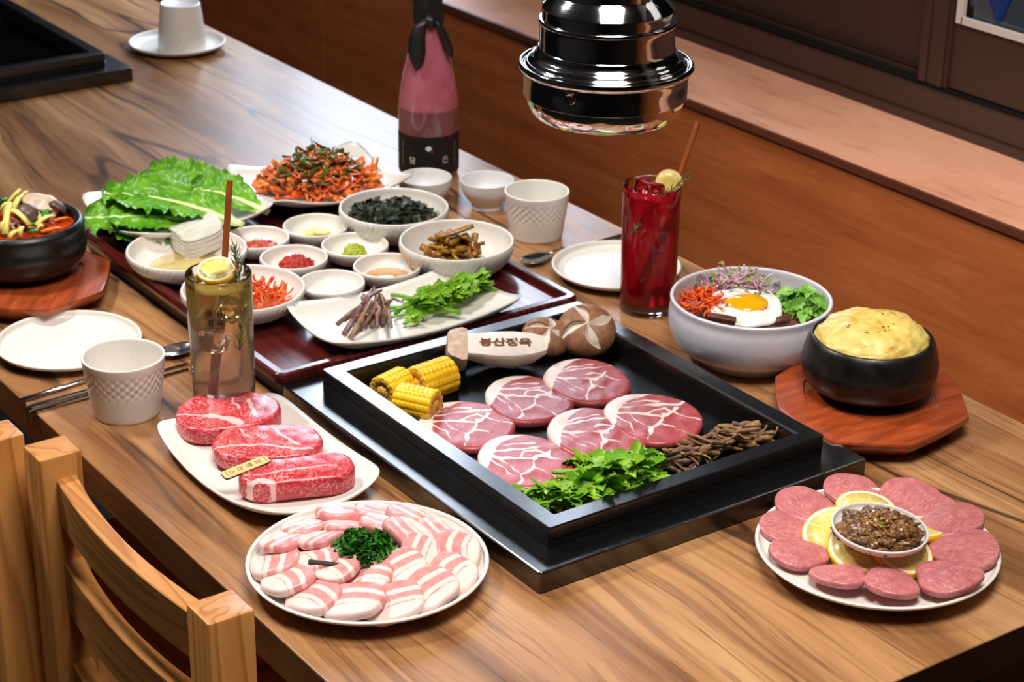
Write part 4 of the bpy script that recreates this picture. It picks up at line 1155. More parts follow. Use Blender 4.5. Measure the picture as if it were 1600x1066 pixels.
# green stems with leaves
M_GST = leafy('green_stem', (92, 150, 22), (132, 186, 44), scale=200, tr=.1)
M_GLF = leafy('green_leaf', (70, 138, 20), (124, 186, 46), scale=160, tr=.15, rv=lin((150, 192, 40)))
def sprig_proto(seed, ln=0.052, leaves=6, lw=0.0105, ll=0.018):
    rs = random.Random(seed)
    o = thing('green_herb_sprig', 'x', 'herb', (0, 0, 0))
    P = arc_path(ln, rs.uniform(-.5, .5), .25, 9, seed)
    mesh('stem', tube(P, [.0016, .0016, .0015, .0014, .0013, .0012, .0011, .0010, .0008], 7), M_GST, o)
    for i in range(leaves):
        f = rs.uniform(.45, 1.0); b = Vector(P[min(8, int(f * 8))])
        yw = rs.uniform(-1.3, 1.3) if i else 0.1
        sz = rs.uniform(.75, 1.25)
        V, F = leaf(ll * sz, lw * sz, .22, rs.uniform(.1, .5), rs.uniform(-.2, .5), 9)
        mb = MB().add(V, F, 0, xf((.002, 0, 0)))
        mb.add(*tube([(-.001, 0, 0), (.006, 0, .0004)], [.0007, .0005], 5))
        if rs.random() < .6:
            for sg in (-1, 1):
                V, F = leaf(ll * sz * .7, lw * sz * .75, .22, .3, rs.uniform(0, .4), 7); mb.add(V, F, 0, xf((.003, 0, 0), (0, 0, sg * .8)))
        mb.build('leaf', M_GLF, o, loc=b, rot=(rs.uniform(-.7, .7), rs.uniform(-.7, .15), yw))
    return o
def frame_at(p, dirv, up=(0, 0, 1)):
    x = Vector(dirv).normalized(); z = Vector(up); y = z.cross(x).normalized(); z = x.cross(y)
    return Matrix(((x.x, y.x, z.x, p.x), (x.y, y.y, z.y, p.y), (x.z, y.z, z.z, p.z), (0, 0, 0, 1)))
gp = [sprig_proto(k, [.056, .05, .06][k], 8, .012, .019) for k in range(3)]
quad = [at(836, 782, GZ + .006), at(872, 802, GZ + .006), at(1026, 748, GZ + .006), at(972, 716, GZ + .006)]
def place_green(i):
    u, v = (i * 0.618) % 1, rnd(0, 1)
    p = quad[0].lerp(quad[3], u).lerp(quad[1].lerp(quad[2], u), v)
    hgt = 0.021 * (1 - (2 * u - 1) ** 2 * .6) * (1 - (2 * v - 1) ** 4 * .5)
    p = p + Vector((0, 0, rnd(0, 1) * hgt + .001))
    d = IMG_R * (1 if i % 3 else -1) + IMG_U * rnd(-.35, .45) + Vector((0, 0, rnd(-.12, .16)))
    return frame_at(p, d) @ Matrix.Rotation(rnd(-.6, .6), 4, 'X') @ Matrix.Scale(rnd(.8, 1.05), 4)
scatter(gp, 30, place_green, 'green leafy herb sprig heaped at the front of the griddle', 'herb', 'green herb sprigs on the griddle', 'x')
M_PT = leafy('pointed_leaf', (54, 110, 20), (104, 160, 50), scale=90, tr=.15)
pl = thing('pointed_leaf', 'long pointed green leaf sticking up over the pork steak', 'leaf', at(952, 713, .032), (0.2, 0.25, YAW_R + 2.45))
V, F = leaf(.036, .0105, .05, .3, .15, 12); mesh('blade', (V, F), M_PT, pl)
mesh('stem', tube([(-.010, 0, -.001), (0, 0, 0), (.014, 0, -.0003)], [.0009, .0008, .0004], 6), M_GST, pl)
# same greens on the rectangular plate
gp2 = [sprig_proto(10 + k, [.05, .044, .055][k], 7, .011, .016) for k in range(3)]
def place_green2(i):
    u = ((i * .618) % 1)
    p = at(635, 490, TR + .012).lerp(at(742, 452, TR + .012), u) + IMG_U * rnd(-.012, .014) + Vector((0, 0, rnd(.000, .020) * (1 - abs(2 * u - 1) * .6)))
    d = IMG_R * 1 + IMG_U * rnd(.1, .9) + Vector((0, 0, rnd(-.05, .18)))
    return frame_at(p, d) @ Matrix.Rotation(rnd(-.8, .8), 4, 'X') @ Matrix.Scale(rnd(.8, 1.05), 4)
scatter(gp2, 20, place_green2, 'green leafy herb sprig on the rectangular white plate', 'herb', 'green herb sprigs on the rectangular plate', 'x')
for k, (a, b) in enumerate([((618, 491), (650, 462)), ((660, 489), (718, 486)), ((632, 506), (668, 480)), ((612, 461), (640, 466)), ((720, 490), (668, 478)), ((778, 456), (742, 446))]):
    A, B = at(*a, TR + .008 + .001 * k), at(*b, TR + .011 + .001 * k)
    o = mesh('cut_herb', tube([(0, 0, 0), tuple((B - A) * .5 + Vector((0, 0, .001))), tuple(B - A)], .0021, 9), M_GST, loc=A)
    tag(o, 'thick cut green stem among the herbs on the rectangular plate', 'herb', 'cut green stems on the rectangular plate')
# brown dried herbs
g = G('dried_herb', .5); _n = g.noise(g.tc(), 160, 5, .65)
g.color(g.mix(g.math('MULTIPLY', g.rnd(), .85), g.ramp(_n, [(0.3, (92, 64, 34)), (0.7, (176, 132, 72))]), g.ramp(_n, [(0.3, (72, 44, 50)), (0.7, (112, 80, 76))]))); g.bump(_n, .5, .001); M_HERB = g.m
g = G('purple_herb_stem', .42); _n = g.noise(g.mp((.4, 1, 1)), 190, 5, .6)
g.color(g.mix(g.math('MULTIPLY', g.rnd(), .9), g.ramp(_n, [(0.3, (88, 54, 66)), (0.7, (140, 98, 104))]), g.ramp(_n, [(0.3, (112, 82, 52)), (0.7, (168, 132, 84))]))); g.bump(_n, .5, .001); M_PHERB = g.m
def herb_proto(k, ln, w, bend, m):
    P = arc_path(ln, bend, .5, 11, 40 + k)
    rs = random.Random(k)
    return mesh('dried_herb_stem', tube(P, [w * rs.uniform(.7, 1.15) * (.75 if i in (0, 10) else 1) for i in range(11)], 7, .7), m)
hp = [herb_proto(k, [.034, .028, .024, .04, .018][k], [.0021, .0018, .0028, .0014, .0030][k], [.6, 1.4, .5, 2.4, 2.0][k], M_HERB) for k in range(5)]
hq = [at(1034, 730, GZ + .004), at(1052, 742, GZ + .004), at(1205, 694, GZ + .004), at(1176, 676, GZ + .004)]
def place_herb(i):
    u, v = (i * .618 + .1) % 1, rnd(0, 1)
    p = hq[0].lerp(hq[3], u).lerp(hq[1].lerp(hq[2], u), v)
    p = p + Vector((0, 0, rnd(0, 1) ** .8 * .021 * (1 - (2 * u - 1) ** 4 * .5) * (1 - (2 * v - 1) ** 2 * .35)))
    d = IMG_R + IMG_U * rnd(-.9, .9) + Vector((0, 0, rnd(-.3, .3)))
    return frame_at(p, d) @ Matrix.Rotation(rnd(-3, 3), 4, 'X') @ Matrix.Scale(rnd(.7, 1.1), 4)
scatter(hp, 95, place_herb, 'brown dried herb stem heaped in the right corner of the griddle', 'herb', 'dried herb stems on the griddle', 'x')
hp2 = [herb_proto(10 + k, [.040, .034, .03, .026][k], [.0026, .0021, .003, .0017][k], [.4, .8, .3, 2.2][k], M_PHERB) for k in range(4)]
def place_herb2(i):
    u = (i * .618) % 1
    p = at(556, 500, TR + .010).lerp(at(606, 486, TR + .010), u) + IMG_U * rnd(-.014, .018) + Vector((0, 0, rnd(.000, .022) * (1 - .7 * abs(2 * u - 1))))
    d = IMG_U * 1.0 + IMG_R * rnd(-.4, .9) + Vector((0, 0, rnd(-.1, .55)))
    return frame_at(p, d) @ Matrix.Rotation(rnd(-3, 3), 4, 'X') @ Matrix.Scale(rnd(.75, 1.1), 4)
scatter(hp2, 34, place_herb2, 'purple-brown herb stem bundled on the rectangular white plate', 'herb', 'purple herb stems on the rectangular plate', 'x')
for k, (a, b, r) in enumerate([((538, 522), (582, 452), .0033), ((548, 528), (580, 470), .0028), ((603, 470), (612, 512), .0022), ((588, 468), (590, 510), .0025), ((526, 508), (556, 482), .0030)]):
    A, B = at(*a, TR + .010), at(*b, TR + .026)
    o = mesh('herb_stem', tube([(0, 0, 0), tuple((B - A) * .5), tuple(B - A)], [r, r * .95, r * .6], 9, .8), M_PHERB, loc=A)
    tag(o, 'thick purple herb stem leaning on top of its bundle', 'herb', 'thick purple stems on the rectangular plate')

# kimchi salad
def strip_mat(name, c0, c1, c2=None, rough=.25):
    g = G(name, rough, Coat_Weight=.08); n = g.noise(g.tc(), 140, 4, .6)
    c = g.ramp(n, [(.3, c0), (.7, c1)])
    if c2: c = g.mix(g.math('MULTIPLY', g.rnd(), .9), c, c2)
    g.color(c); g.bump(n, .3, .0008); return g.m
M_KO = strip_mat('kimchi_orange', (216, 88, 16), (246, 150, 54), (206, 104, 30)); M_KG = strip_mat('kimchi_green', (62, 66, 16), (116, 118, 34), (58, 64, 26)); M_KR = strip_mat('kimchi_red', (206, 52, 14), (236, 96, 36), (244, 150, 90))
def strip_proto(name, k, ln, wd, t, bend, m, tw=.8):
    return mesh(name, ribbon(arc_path(ln, bend, .5, 9, k), wd, t, tw), m)
kp = [strip_proto('kimchi_strip', 1, .030, .0105, .0012, 1.2, M_KO), strip_proto('kimchi_strip', 2, .026, .0125, .0012, .8, M_KR, 1.4), strip_proto('kimchi_strip', 3, .028, .0085, .0014, 1.8, M_KO, -1.2),
      strip_proto('kimchi_strip', 4, .034, .0058, .0014, 1.0, M_KR), strip_proto('kimchi_strip', 5, .024, .0115, .0012, 1.4, M_KR, -.7)]
kg = [strip_proto('chive_piece', 6, .022, .0082, .0011, .9, M_KG), strip_proto('chive_piece', 7, .028, .0055, .0011, .5, M_KG, 1.5), strip_proto('chive_piece', 8, .018, .0095, .0010, 1.2, M_KG)]
KC = at(498, 296, TR + .016)
def heap(c, ra, rb, hh, yaw, zmin=.0, up=.35, bias=.35):
    def pl(i):
        a = i * 2.39996; q = math.sqrt((i % 97 + .5) / 97) * rnd(.85, 1)
        u, v = ra * q * math.cos(a), rb * q * math.sin(a)
        z = hh * (1 - q ** 1.7) * (bias + (1 - bias) * rnd(0, 1)) + zmin
        p = c + Vector((math.cos(yaw) * u - math.sin(yaw) * v, math.sin(yaw) * u + math.cos(yaw) * v, z))
        out = Vector((p.x - c.x, p.y - c.y, 0)).normalized() if q > .05 else Vector((1, 0, 0))
        d = Vector((math.cos(i * 1.7), math.sin(i * 1.7), rnd(-up, up))) + out * rnd(-.2, .7) - Vector((0, 0, .35 * q))
        nrm = (out * q * .8 + Vector((rnd(-.3, .3), rnd(-.3, .3), 1))).normalized()
        return frame_at(p, d, nrm) @ Matrix.Rotation(rnd(-.7, .7), 4, 'X') @ Matrix.Scale(rnd(.75, 1.1), 4)
    return pl
scatter(kp, 285, heap(KC, .072, .054, .045, YAW_R, .001, .4, .55), 'orange-red kimchi strip heaped on the plate in front of the bottle', 'kimchi', 'kimchi strips', 'x')
scatter(kg, 72, heap(KC, .070, .053, .048, YAW_R + .4, .003, .35, .9), 'dark green chive piece in the kimchi heap', 'chive', 'chive pieces in the kimchi', 'x')
A, B = at(386, 268, TR + .020), at(436, 296, TR + .014)
tag(mesh('chive_strand', tube([(0, 0, 0), tuple((B - A) * .25 + IMG_U * -.008), tuple((B - A) * .6 + IMG_U * -.010), tuple(B - A)], [.0006, .0009, .0010, .0010], 7), M_KG, loc=A), 'thin dark chive strand curling out over the left of the kimchi plate', 'chive')
A, B = at(486, 216, 0.075), at(492, 262, TR + .030)
tag(mesh('chive_strand', tube([(0, 0, 0), tuple((B - A) * .5 + IMG_R * .001), tuple(B - A)], [.0005, .0014, .0018], 7), M_KG, loc=A), 'dark chive tip standing upright on top of the kimchi', 'chive')
A, B = at(587, 246, 0.052), at(580, 282, TR + .014)
tag(mesh('kimchi_strip', ribbon([(0, 0, 0), tuple((B - A) * .4), tuple(B - A)], .008, .0014, .3, False), M_KO, loc=A), 'pale orange strip standing upright at the right end of the kimchi', 'kimchi')

# shredded carrot in two bowls
M_CA = strip_mat('carrot_shred', (228, 84, 8), (246, 122, 28), (220, 62, 10), .35)
def shred(k, ln, r, bend): return mesh('carrot_shred', tube(arc_path(ln, bend, .6, 11, k), [r * .6] + [r] * 9 + [r * .6], 6, .8), M_CA)
cb = BB['carrot'][1]
scatter([shred(1, .040, .0016, 2.8), shred(2, .034, .0018, 4.2), shred(3, .046, .0015, 3.4)], 80, heap(Vector((cb.x + .008, cb.y - .004, TR + T + .008)), .042, .040, .026, 0, .0, .5, .5), 'orange seasoned carrot shred in the bowl behind the clear drink', 'carrot', 'carrot shreds in the side bowl', 'x')
# seaweed
M_SEA = G('seaweed', .22, Specular_IOR_Level=.6); _n = M_SEA.noise(M_SEA.tc(), 420, 4, .7); M_SEA.color(M_SEA.ramp(_n, [(.35, (12, 20, 12)), (.58, (34, 48, 24)), (.75, (84, 100, 38))])); M_SEA.bump(_n, .8, .0015); M_SEA = M_SEA.m
sc_ = BB['seaweed'][1]; mb = MB()
pk = heap(Vector((0, 0, .012)), .049, .043, .024, 0, .004, .5, .5)
for i in range(760):
    M_ = pk(i); P = M_.translation
    side = (P.x * IMG_R.x + P.y * IMG_R.y)
    M_.translation = P + Vector((0, 0, .012 * max(0, -side - .012) / .03))
    w_ = rnd(.006, .013); l_ = rnd(.005, .010)
    V = [(-l_, -w_ / 2, rnd(-.002, .002)), (0, -w_ / 2, rnd(-.002, .002)), (l_, -w_ / 2, rnd(-.002, .002)), (-l_, w_ / 2, rnd(-.002, .002)), (0, w_ / 2, rnd(-.002, .002)), (l_, w_ / 2, rnd(-.002, .002))]
    V = V + [(x, y, z - .0004) for x, y, z in V]
    mb.add(V, [(0, 1, 4, 3), (1, 2, 5, 4), (6, 9, 10, 7), (7, 10, 11, 8), (0, 6, 7, 1), (1, 7, 8, 2), (3, 4, 10, 9), (4, 5, 11, 10), (0, 3, 9, 6), (2, 8, 11, 5)], 0, M_)
o = mb.build('seaweed_flakes', M_SEA, loc=(sc_.x, sc_.y, TR + T), smooth=False)
tag(o, 'dark green crumpled seaweed flakes heaped in the bowl', 'seaweed', None, 'stuff')
# soy pickled chilli
M_PI = strip_mat('soy_pickle', (118, 84, 12), (176, 128, 32), (146, 84, 18), .14)
pc = BB['pickle'][1]
def pick(k, ln, w_, t_, b_): return mesh('pickled_chilli', ribbon(arc_path(ln, b_, .2, 9, k), w_, t_, .5, False), M_PI)
scatter([pick(1, .030, .0085, .0045, .7), pick(2, .022, .0105, .004, 1.3), pick(3, .026, .0075, .0055, .4)], 52, heap(Vector((pc.x - .002, pc.y + .002, TR + T + .010)), .038, .032, .030, YAW_R, 0, .35, .5), 'glossy brown soy-pickled chilli piece heaped in its white bowl', 'pickle', 'soy-pickled chilli pieces', 'x')
o = mesh('pickled_chilli', ribbon(arc_path(.042, .35, .1, 9, 5), .0095, .0055, .2, False), M_PI); q_ = at(710, 362, TR + .044)
o.matrix_world = frame_at(q_, IMG_R * 1 + IMG_U * .35 + Vector((0, 0, .18))); tag(o, 'long pickled chilli piece lying across the top of its heap', 'pickle')
o = mesh('soy_liquid', lathe([(0, .0), (.034, .0), (.0345, .0006), (.034, .0011), (0, .0012)], 48), plain('soy_liquid', (150, 92, 24), .06, Coat_Weight=.5), loc=(pc.x, pc.y, TR + T + .0078))
tag(o, 'thin pool of soy under the pickled chilli', 'sauce')
# lettuce
M_LET = leafy('lettuce_leaf', (60, 132, 14), (118, 180, 34), vein=(206, 224, 158), rough=.36, scale=55, tr=.12)
M_RIB = leafy('lettuce_midrib', (206, 222, 150), (226, 234, 184), scale=80)
def make_lettuce(label, base, tip, W, up, seed, roll=0.0):
    """leaf from its stem end to its tip, edges ruffled"""
    rs = random.Random(seed)
    A, B = Vector(base), Vector(tip); ln = (B - A).length
    o = thing('lettuce_leaf', label, 'lettuce', A, (0, 0, 0), 'lettuce leaves'); o.matrix_world = frame_at(A, B - A) @ Matrix.Rotation(roll, 4, 'X')
    V = []; F = []; rib = []; n, m = 84, 30
    for i in range(n + 1):
        s = i / n; half = W / 2 * (0.12 + 0.88 * math.sin(min(1, s * .98 + .02) * PI * .80) ** 1.1) * (1 if s < .9 else math.sqrt(max(0.02, 1 - ((s - .9) / .1) ** 2)))
        zc = up * math.sin(s * PI * .9)
        for j in range(m + 1):
            tt = -1 + 2 * j / m; e = abs(tt)
            ph = s * ln * 330 + (0 if tt > 0 else 9) + seed
            ruff = e ** 3 * W * .085 * (mnoise.noise(Vector((ph * .22, 3 * seed, 1))) * 1.9 + mnoise.noise(Vector((ph * .62, 3 * seed, 4))) * 1.2 + .15 * math.sin(ph * 1.3)) * min(1, s * 3)
            blis = W * .05 * mnoise.noise(Vector((s * 11 + seed, tt * 4, seed))) * min(1, s * 3)
            out = 1 + .06 * e ** 4 * mnoise.noise(Vector((ph * .9, seed, 7))) + .02 * e ** 6 * math.sin(ph * 4)
            V.append((ln * s + (e ** 4) * .0025 * mnoise.noise(Vector((ph * .8, 5, seed))), tt * half * out * (1 - .12 * e), zc - W * .10 * (1 - e * e) * min(1, s * 2) + ruff + blis))
            wv = max(0, 1 - e * half / (.0022 + .003 * (1 - s))); sv = max(0, 1 - abs(((s * 9 - e * 2.2) % 1) - .5) / .06) * .35 * (1 - s * .5)
            rib.append(max(wv, sv, max(0, 1 - s * 4.5)))
    q = m + 1
    for i in range(n):
        for j in range(m): F.append((i * q + j, i * q + j + 1, (i + 1) * q + j + 1, (i + 1) * q + j))
    mesh('leaf_blade', (V, F), M_LET, o, attrs={'rib': rib})
    P = [V[i * q + m // 2] for i in range(0, int(n * .75), 6)]
    P = [(x, y, z + .0006) for x, y, z in P]; P = [(P[0][0] - .006, 0, P[0][2] - .0004)] + P
    mesh('midrib', tube(P, [.0042 * (1 - i / len(P)) ** .8 + .0004 for i in range(len(P))], 9, .55), M_RIB, o)
    return o
Z0 = TR + .022
make_lettuce('lettuce leaf at the back of its plate with the highest frilled edge', at(404, 318, Z0), at(214, 282, Z0 + .014), .078, .014, 1, -.5)
make_lettuce('lettuce leaf at the right rear of its plate, behind the straw', at(412, 330, Z0), at(296, 292, Z0 + .015), .066, .012, 2, -.35)
make_lettuce('smooth broad lettuce leaf on top with a pale midrib', at(372, 350, Z0 + .008), at(164, 300, Z0 + .024), .070, .016, 3, -.25)
make_lettuce('lettuce leaf with frilled edge in the middle of its plate', at(352, 356, Z0), at(168, 336, Z0 + .014), .070, .012, 4, -.30)
make_lettuce('lettuce leaf at the front left of its plate, next to the soup pot', at(300, 362, Z0 - .004), at(132, 336, Z0 + .008), .066, .010, 5, -.40)
make_lettuce('lowest lettuce leaf, peeking out above the radish bowl', at(320, 368, Z0 - .006), at(178, 362, Z0), .05, .006, 6, -.35)
# pickled radish sheets
g = G('pickled_radish', .25, Subsurface_Weight=.3, Coat_Weight=.2); _n = g.noise(g.mp((30, 160, 160)), 1.0, 3)
g.color(g.ramp(_n, [(.3, (224, 204, 184)), (.7, (246, 234, 220))])); M_RAD = g.m
rc = at(306, 382, TR + .012)
rp = None
for i in range(13):
    def bend_(x, y, z): return (x, y, z - 9 * y * y + 1.5 * x * x)
    if rp is None:
        V, F, UV = slab(lambda a: 1 / ((abs(math.cos(a)) / .0245) ** 5 + (abs(math.sin(a)) / .0245) ** 5) ** .2, .0014, 8, 64, .4, 0, bend_)
        rp = mesh('radish_sheet', (V, F), M_RAD); o = rp
    else: o = clone(rp)
    o.matrix_world = Matrix.Translation((rc.x, rc.y, rc.z + .0012 + .00175 * i)) @ Matrix.Rotation(YAW_R + .62 + rnd(-.05, .05), 4, 'Z') @ Matrix.Rotation(-.18 + rnd(-.02, .02), 4, 'Y') @ Matrix.Rotation(rnd(-.03, .03), 4, 'X')
    tag(o, 'thin folded pickled radish sheet in the stack in its white bowl', 'radish', 'pickled radish sheets')
rb = BB['radish'][1]
o = mesh('radish_brine', lathe([(0, 0), (.040, 0), (.0405, .0005), (.040, .001), (0, .0012)], 48), plain('radish_brine', (206, 184, 120), .05, Coat_Weight=.5), loc=(rb.x, rb.y, TR + T + .0064))
tag(o, 'shallow yellowish brine under the pickled radish', 'sauce')
# garlic
M_GA = plain('garlic_flesh', (240, 220, 140), .3, 10, 200, Subsurface_Weight=.2)
V, F, UV = slab(outline([(0, .011), (45, .0085), (90, .0058), (135, .007), (180, .009), (225, .007), (270, .006), (315, .0085)]), .0028, 6, 40, .4, .0006)
gc = SB['garlic'][1]; g0 = mesh('garlic_slice', (V, F), M_GA); spots = [(-.006, -.002, .0062, .2), (.004, -.006, .0060, -.2), (.009, .000, .0066, .5), (-.009, .004, .0070, 1.0), (-.003, .003, .0096, .9), (.003, -.003, .0100, .1), (.006, .004, .0085, -.4)]
for i, (x, y, z, a) in enumerate(spots):
    o = g0 if i == 0 else clone(g0); o.location = (gc.x + x, gc.y + y, TR + T + z); o.rotation_euler = (rnd(-.25, .25), rnd(-.35, .2), YAW_R + a)
    tag(o, 'pale raw garlic slice in its small bowl', 'garlic', 'garlic slices')
# pastes and oil
def paste(key, name, label, cat, m, r, h, amp, dx=0, dy=0, seed=0, sc=5, z=.0062):
    c = SB[key][1]; return tag(mesh(name, blob(r, h, 56, 18, amp, sc, seed), m, loc=(c.x + dx, c.y + dy, TR + T + z)), label, cat)
M_SS = strip_mat('ssamjang', (160, 36, 10), (200, 76, 36), None, .35); M_GO = strip_mat('gochujang', (150, 14, 4), (186, 38, 12), None, .6); M_WA = strip_mat('wasabi_paste', (150, 166, 22), (184, 196, 52), None, .5)
paste('paste', 'red_paste', 'chunky orange-red paste in the bowl behind the gochujang', 'sauce', M_SS, .0185, .0075, .25, .002, -.004, 3, 6)
paste('gochujang', 'gochujang_paste', 'dark red gochujang mound in its small bowl', 'sauce', M_GO, .0185, .0135, .22, .001, -.003, 8, 7)
paste('wasabi', 'wasabi_paste', 'bright green wasabi mound in its small bowl', 'wasabi', M_WA, .0125, .0125, .25, -.001, -.002, 14, 5)
oc = SB['oil'][1]
o = mesh('sesame_oil', lathe([(0, 0), (.0235, 0), (.0242, .0005), (.0235, .0010), (0, .0011)], 48), plain('sesame_oil', (222, 158, 30), .04, Coat_Weight=.5, Transmission_Weight=.3), loc=(oc.x, oc.y, TR + T + .0062)); tag(o, 'amber sesame oil in its small white bowl', 'oil')

# ------------------------------------------------------------------ bibimbap toppings
bz = T + .040
M_BEEFC = plain('cooked_beef', (92, 52, 40), .4, 24, 260, bump=.6, bscale=300)
o = mesh('minced_beef', blob(.071, .016, 64, 16, .10, 5, 5), M_BEEFC, loc=(BC.x, BC.y, T + .032)); tag(o, 'brown minced beef under the fried egg in the lavender bowl', 'beef', None, 'stuff')
V, F, UV = slab(outline([(0, .0285), (30, .031), (70, .0285), (105, .030), (140, .033), (180, .031), (215, .034), (250, .029), (290, .0275), (330, .0295)]), .0042, 14, 80, .45, .0030, lump=.0024, seed=3)
eg = at(1166, 482, .053)
fe = thing('fried_egg', 'sunny side up fried egg in the lavender-white bowl', 'egg', (eg.x, eg.y, T + .0500), (.16, -.02, YAW_R)); fe.scale = (1.22, 1.22, 1.22)
g = G('egg_white', .3, Subsurface_Weight=.15, Coat_Weight=.2); _n = g.noise(g.tc(), 130, 4); g.color(g.ramp(_n, [(.3, (238, 232, 222)), (.72, (250, 248, 242)), (.85, (222, 200, 150))])); M_EW = g.m
mesh('egg_white', (V, F), M_EW, fe)
V, F, UV = slab(outline([(0, .0165), (60, .014), (120, .0135), (170, .0185), (220, .0145), (290, .0135)]), .0035, 12, 60, .6, .0030)
mesh('egg_yolk', (V, F), plain('egg_yolk', (244, 168, 8), .16, 10, 90, Coat_Weight=.5, Subsurface_Weight=.2), fe, loc=(.001, .002, .0050))
M_SES = plain('black_sesame', (22, 20, 20), .4)
ses = mesh('sesame_seed', ico(.0009, (1.3, .8, .6)), M_SES)
first = [True]
def seed_at(p, label, group):
    o = ses if first[0] else clone(ses); first[0] = False
    o.location = p; o.rotation_euler = (0, 0, rnd(0, 6)); tag(o, label, 'seed', group)
for u, v in [(-.020, .006), (-.018, -.006), (-.012, .017), (-.004, .006), (-.010, -.012), (.004, -.004), (.010, .004), (.015, .002), (.018, .010), (.019, -.004), (.008, .016), (-.024, .0), (.0, .019), (.023, .004)]:
    q = eg + IMG_R * u + Vector((-IMG_R.y, IMG_R.x, 0)) * v; on = math.hypot(u - .001, v - .002) < .012
    seed_at((q.x, q.y, T + .0485 + (.0110 if on else .0072)), 'tiny dark pepper speck on the fried egg', 'pepper specks on the fried egg')
scatter([shred(11, .022, .0013, 2.0), shred(12, .018, .0014, 3.0), shred(13, .026, .0012, 2.4)], 110, heap(at(1102, 470, .056) - Vector((0, 0, .012)), .029, .034, .024, 0, 0, .5, .6), 'orange carrot shred in the left of the lavender bowl', 'carrot', 'carrot shreds in the lavender bowl', 'x')
M_SP = plain('sprout_stem', (226, 206, 208), .35, 10, 90, rndcol=lin((176, 78, 128))); M_SPL = leafy('sprout_leaf', (110, 130, 40), (150, 170, 60))
def sprout(k, ln):
    P = arc_path(ln, [1.2, 2.4, 3.4][k], .7, 12, 70 + k); o = thing('sprout', 'x', 'sprout', (0, 0, 0))
    mesh('stem', tube(P, .0008, 6), M_SP, o)
    mb = MB()
    for sg in (-1, 1): V, F = leaf(.0055, .0038, 0, .3, .2, 4); mb.add(V, F, 0, xf(P[-1], (rnd(-.5, .5), -.2, sg * .6)))
    mb.build('leaf', M_SPL, o); return o
scatter([sprout(0, .034), sprout(1, .038), sprout(2, .044)], 70, heap(at(1152, 446, .058) - Vector((0, 0, .008)), .040, .018, .022, YAW_R, 0, .6, .5), 'thin pink and white sprout at the back of the lavender bowl', 'sprout', 'sprouts in the lavender bowl', 'x')
M_CR = leafy('cress_leaf', (58, 128, 26), (116, 180, 60), scale=140, rv=lin((150, 200, 90)))
def cress(k):
    o = thing('cress_leaf', 'x', 'leaf', (0, 0, 0)); V, F = leaf(.016, .013, .16, .35, .5, 8); mesh('blade', (V, F), M_CR, o)
    mesh('stem', tube([(-.009, 0, -.002), (-.003, 0, 0), (.006, 0, .0004)], [.0008, .0007, .0004], 6), M_GST, o); return o
scatter([cress(0), cress(1)], 70, heap(at(1250, 474, .052) - Vector((0, 0, .010)), .027, .038, .026, 0, 0, .7, .5), 'small green cress leaf heaped in the right of the lavender bowl', 'leaf', 'cress leaves in the lavender bowl', 'x')
for k, ((a, b), l_) in enumerate([(((1106, 492), (1150, 500)), 'dark cooked beef strip in front of the egg, left'), (((1214, 500), (1232, 497)), 'small dark beef strip in front of the egg, right')]):
    A, B = at(*a, .0545), at(*b, .0545); V, F = bbox_soft((B - A).length, .008, .006, .0012)
    tag(mesh('beef_strip', (V, F), M_BEEFC, loc=(A + B) / 2 - Vector((0, 0, .004)), rot=(.2, 0, math.atan2((B - A).y, (B - A).x))), l_, 'beef')

# ------------------------------------------------------------------ steamed egg
V, F = blob(.0530, .0225, 120, 44, .05, 3.0, 21); V2 = []
for x, y, z in V:
    p = Vector((x * 85, y * 85, z * 85)); n_ = mnoise.fractal(p, .9, 2.0, 5)
    V2.append((x * (1 + .012 * n_), y * (1 + .012 * n_), z + .0012 * n_ + .002 * mnoise.noise(Vector((x * 34, y * 34, 3)))))
g = G('steamed_egg', .38, Subsurface_Weight=.2, Coat_Weight=.25); _n = g.noise(g.tc(), 48, 5, .6)
g.color(g.ramp(_n, [(.3, (204, 162, 58)), (.5, (228, 196, 102)), (.7, (243, 220, 142))])); g.bump(g.noise(g.tc(), 260, 5, .7), .45, .0016)
cst = mesh('steamed_egg', (V2, F), g.m, loc=(POTX, POTY, .0205 + T + .0515)); tag(cst, 'puffed yellow steamed egg bulging over its black pot', 'egg')
from mathutils.bvhtree import BVHTree
bv = BVHTree.FromPolygons([Vector(v) for v in V2], F)
for px, py in [(1379, 491), (1322, 510), (1327, 509), (1325, 512), (1353, 520), (1356, 521), (1372, 519), (1379, 511), (1381, 512), (1389, 516), (1388, 511), (1396, 507), (1340, 531), (1343, 532), (1320, 541), (1325, 543), (1352, 540), (1365, 539), (1407, 521), (1383, 517)]:
    q = at(px, py, .082); h_ = bv.ray_cast(Vector((q.x - POTX, q.y - POTY, .1)), Vector((0, 0, -1)))
    for it in range(4):
        if h_[0] is None: break
        q = at(px, py, h_[0].z + .0205 + .0515); h_ = bv.ray_cast(Vector((q.x - POTX, q.y - POTY, .1)), Vector((0, 0, -1)))
    if h_[0] is not None: seed_at((q.x, q.y, q.z + .0004), 'black sesame seed on the steamed egg', 'sesame seeds on the steamed egg')

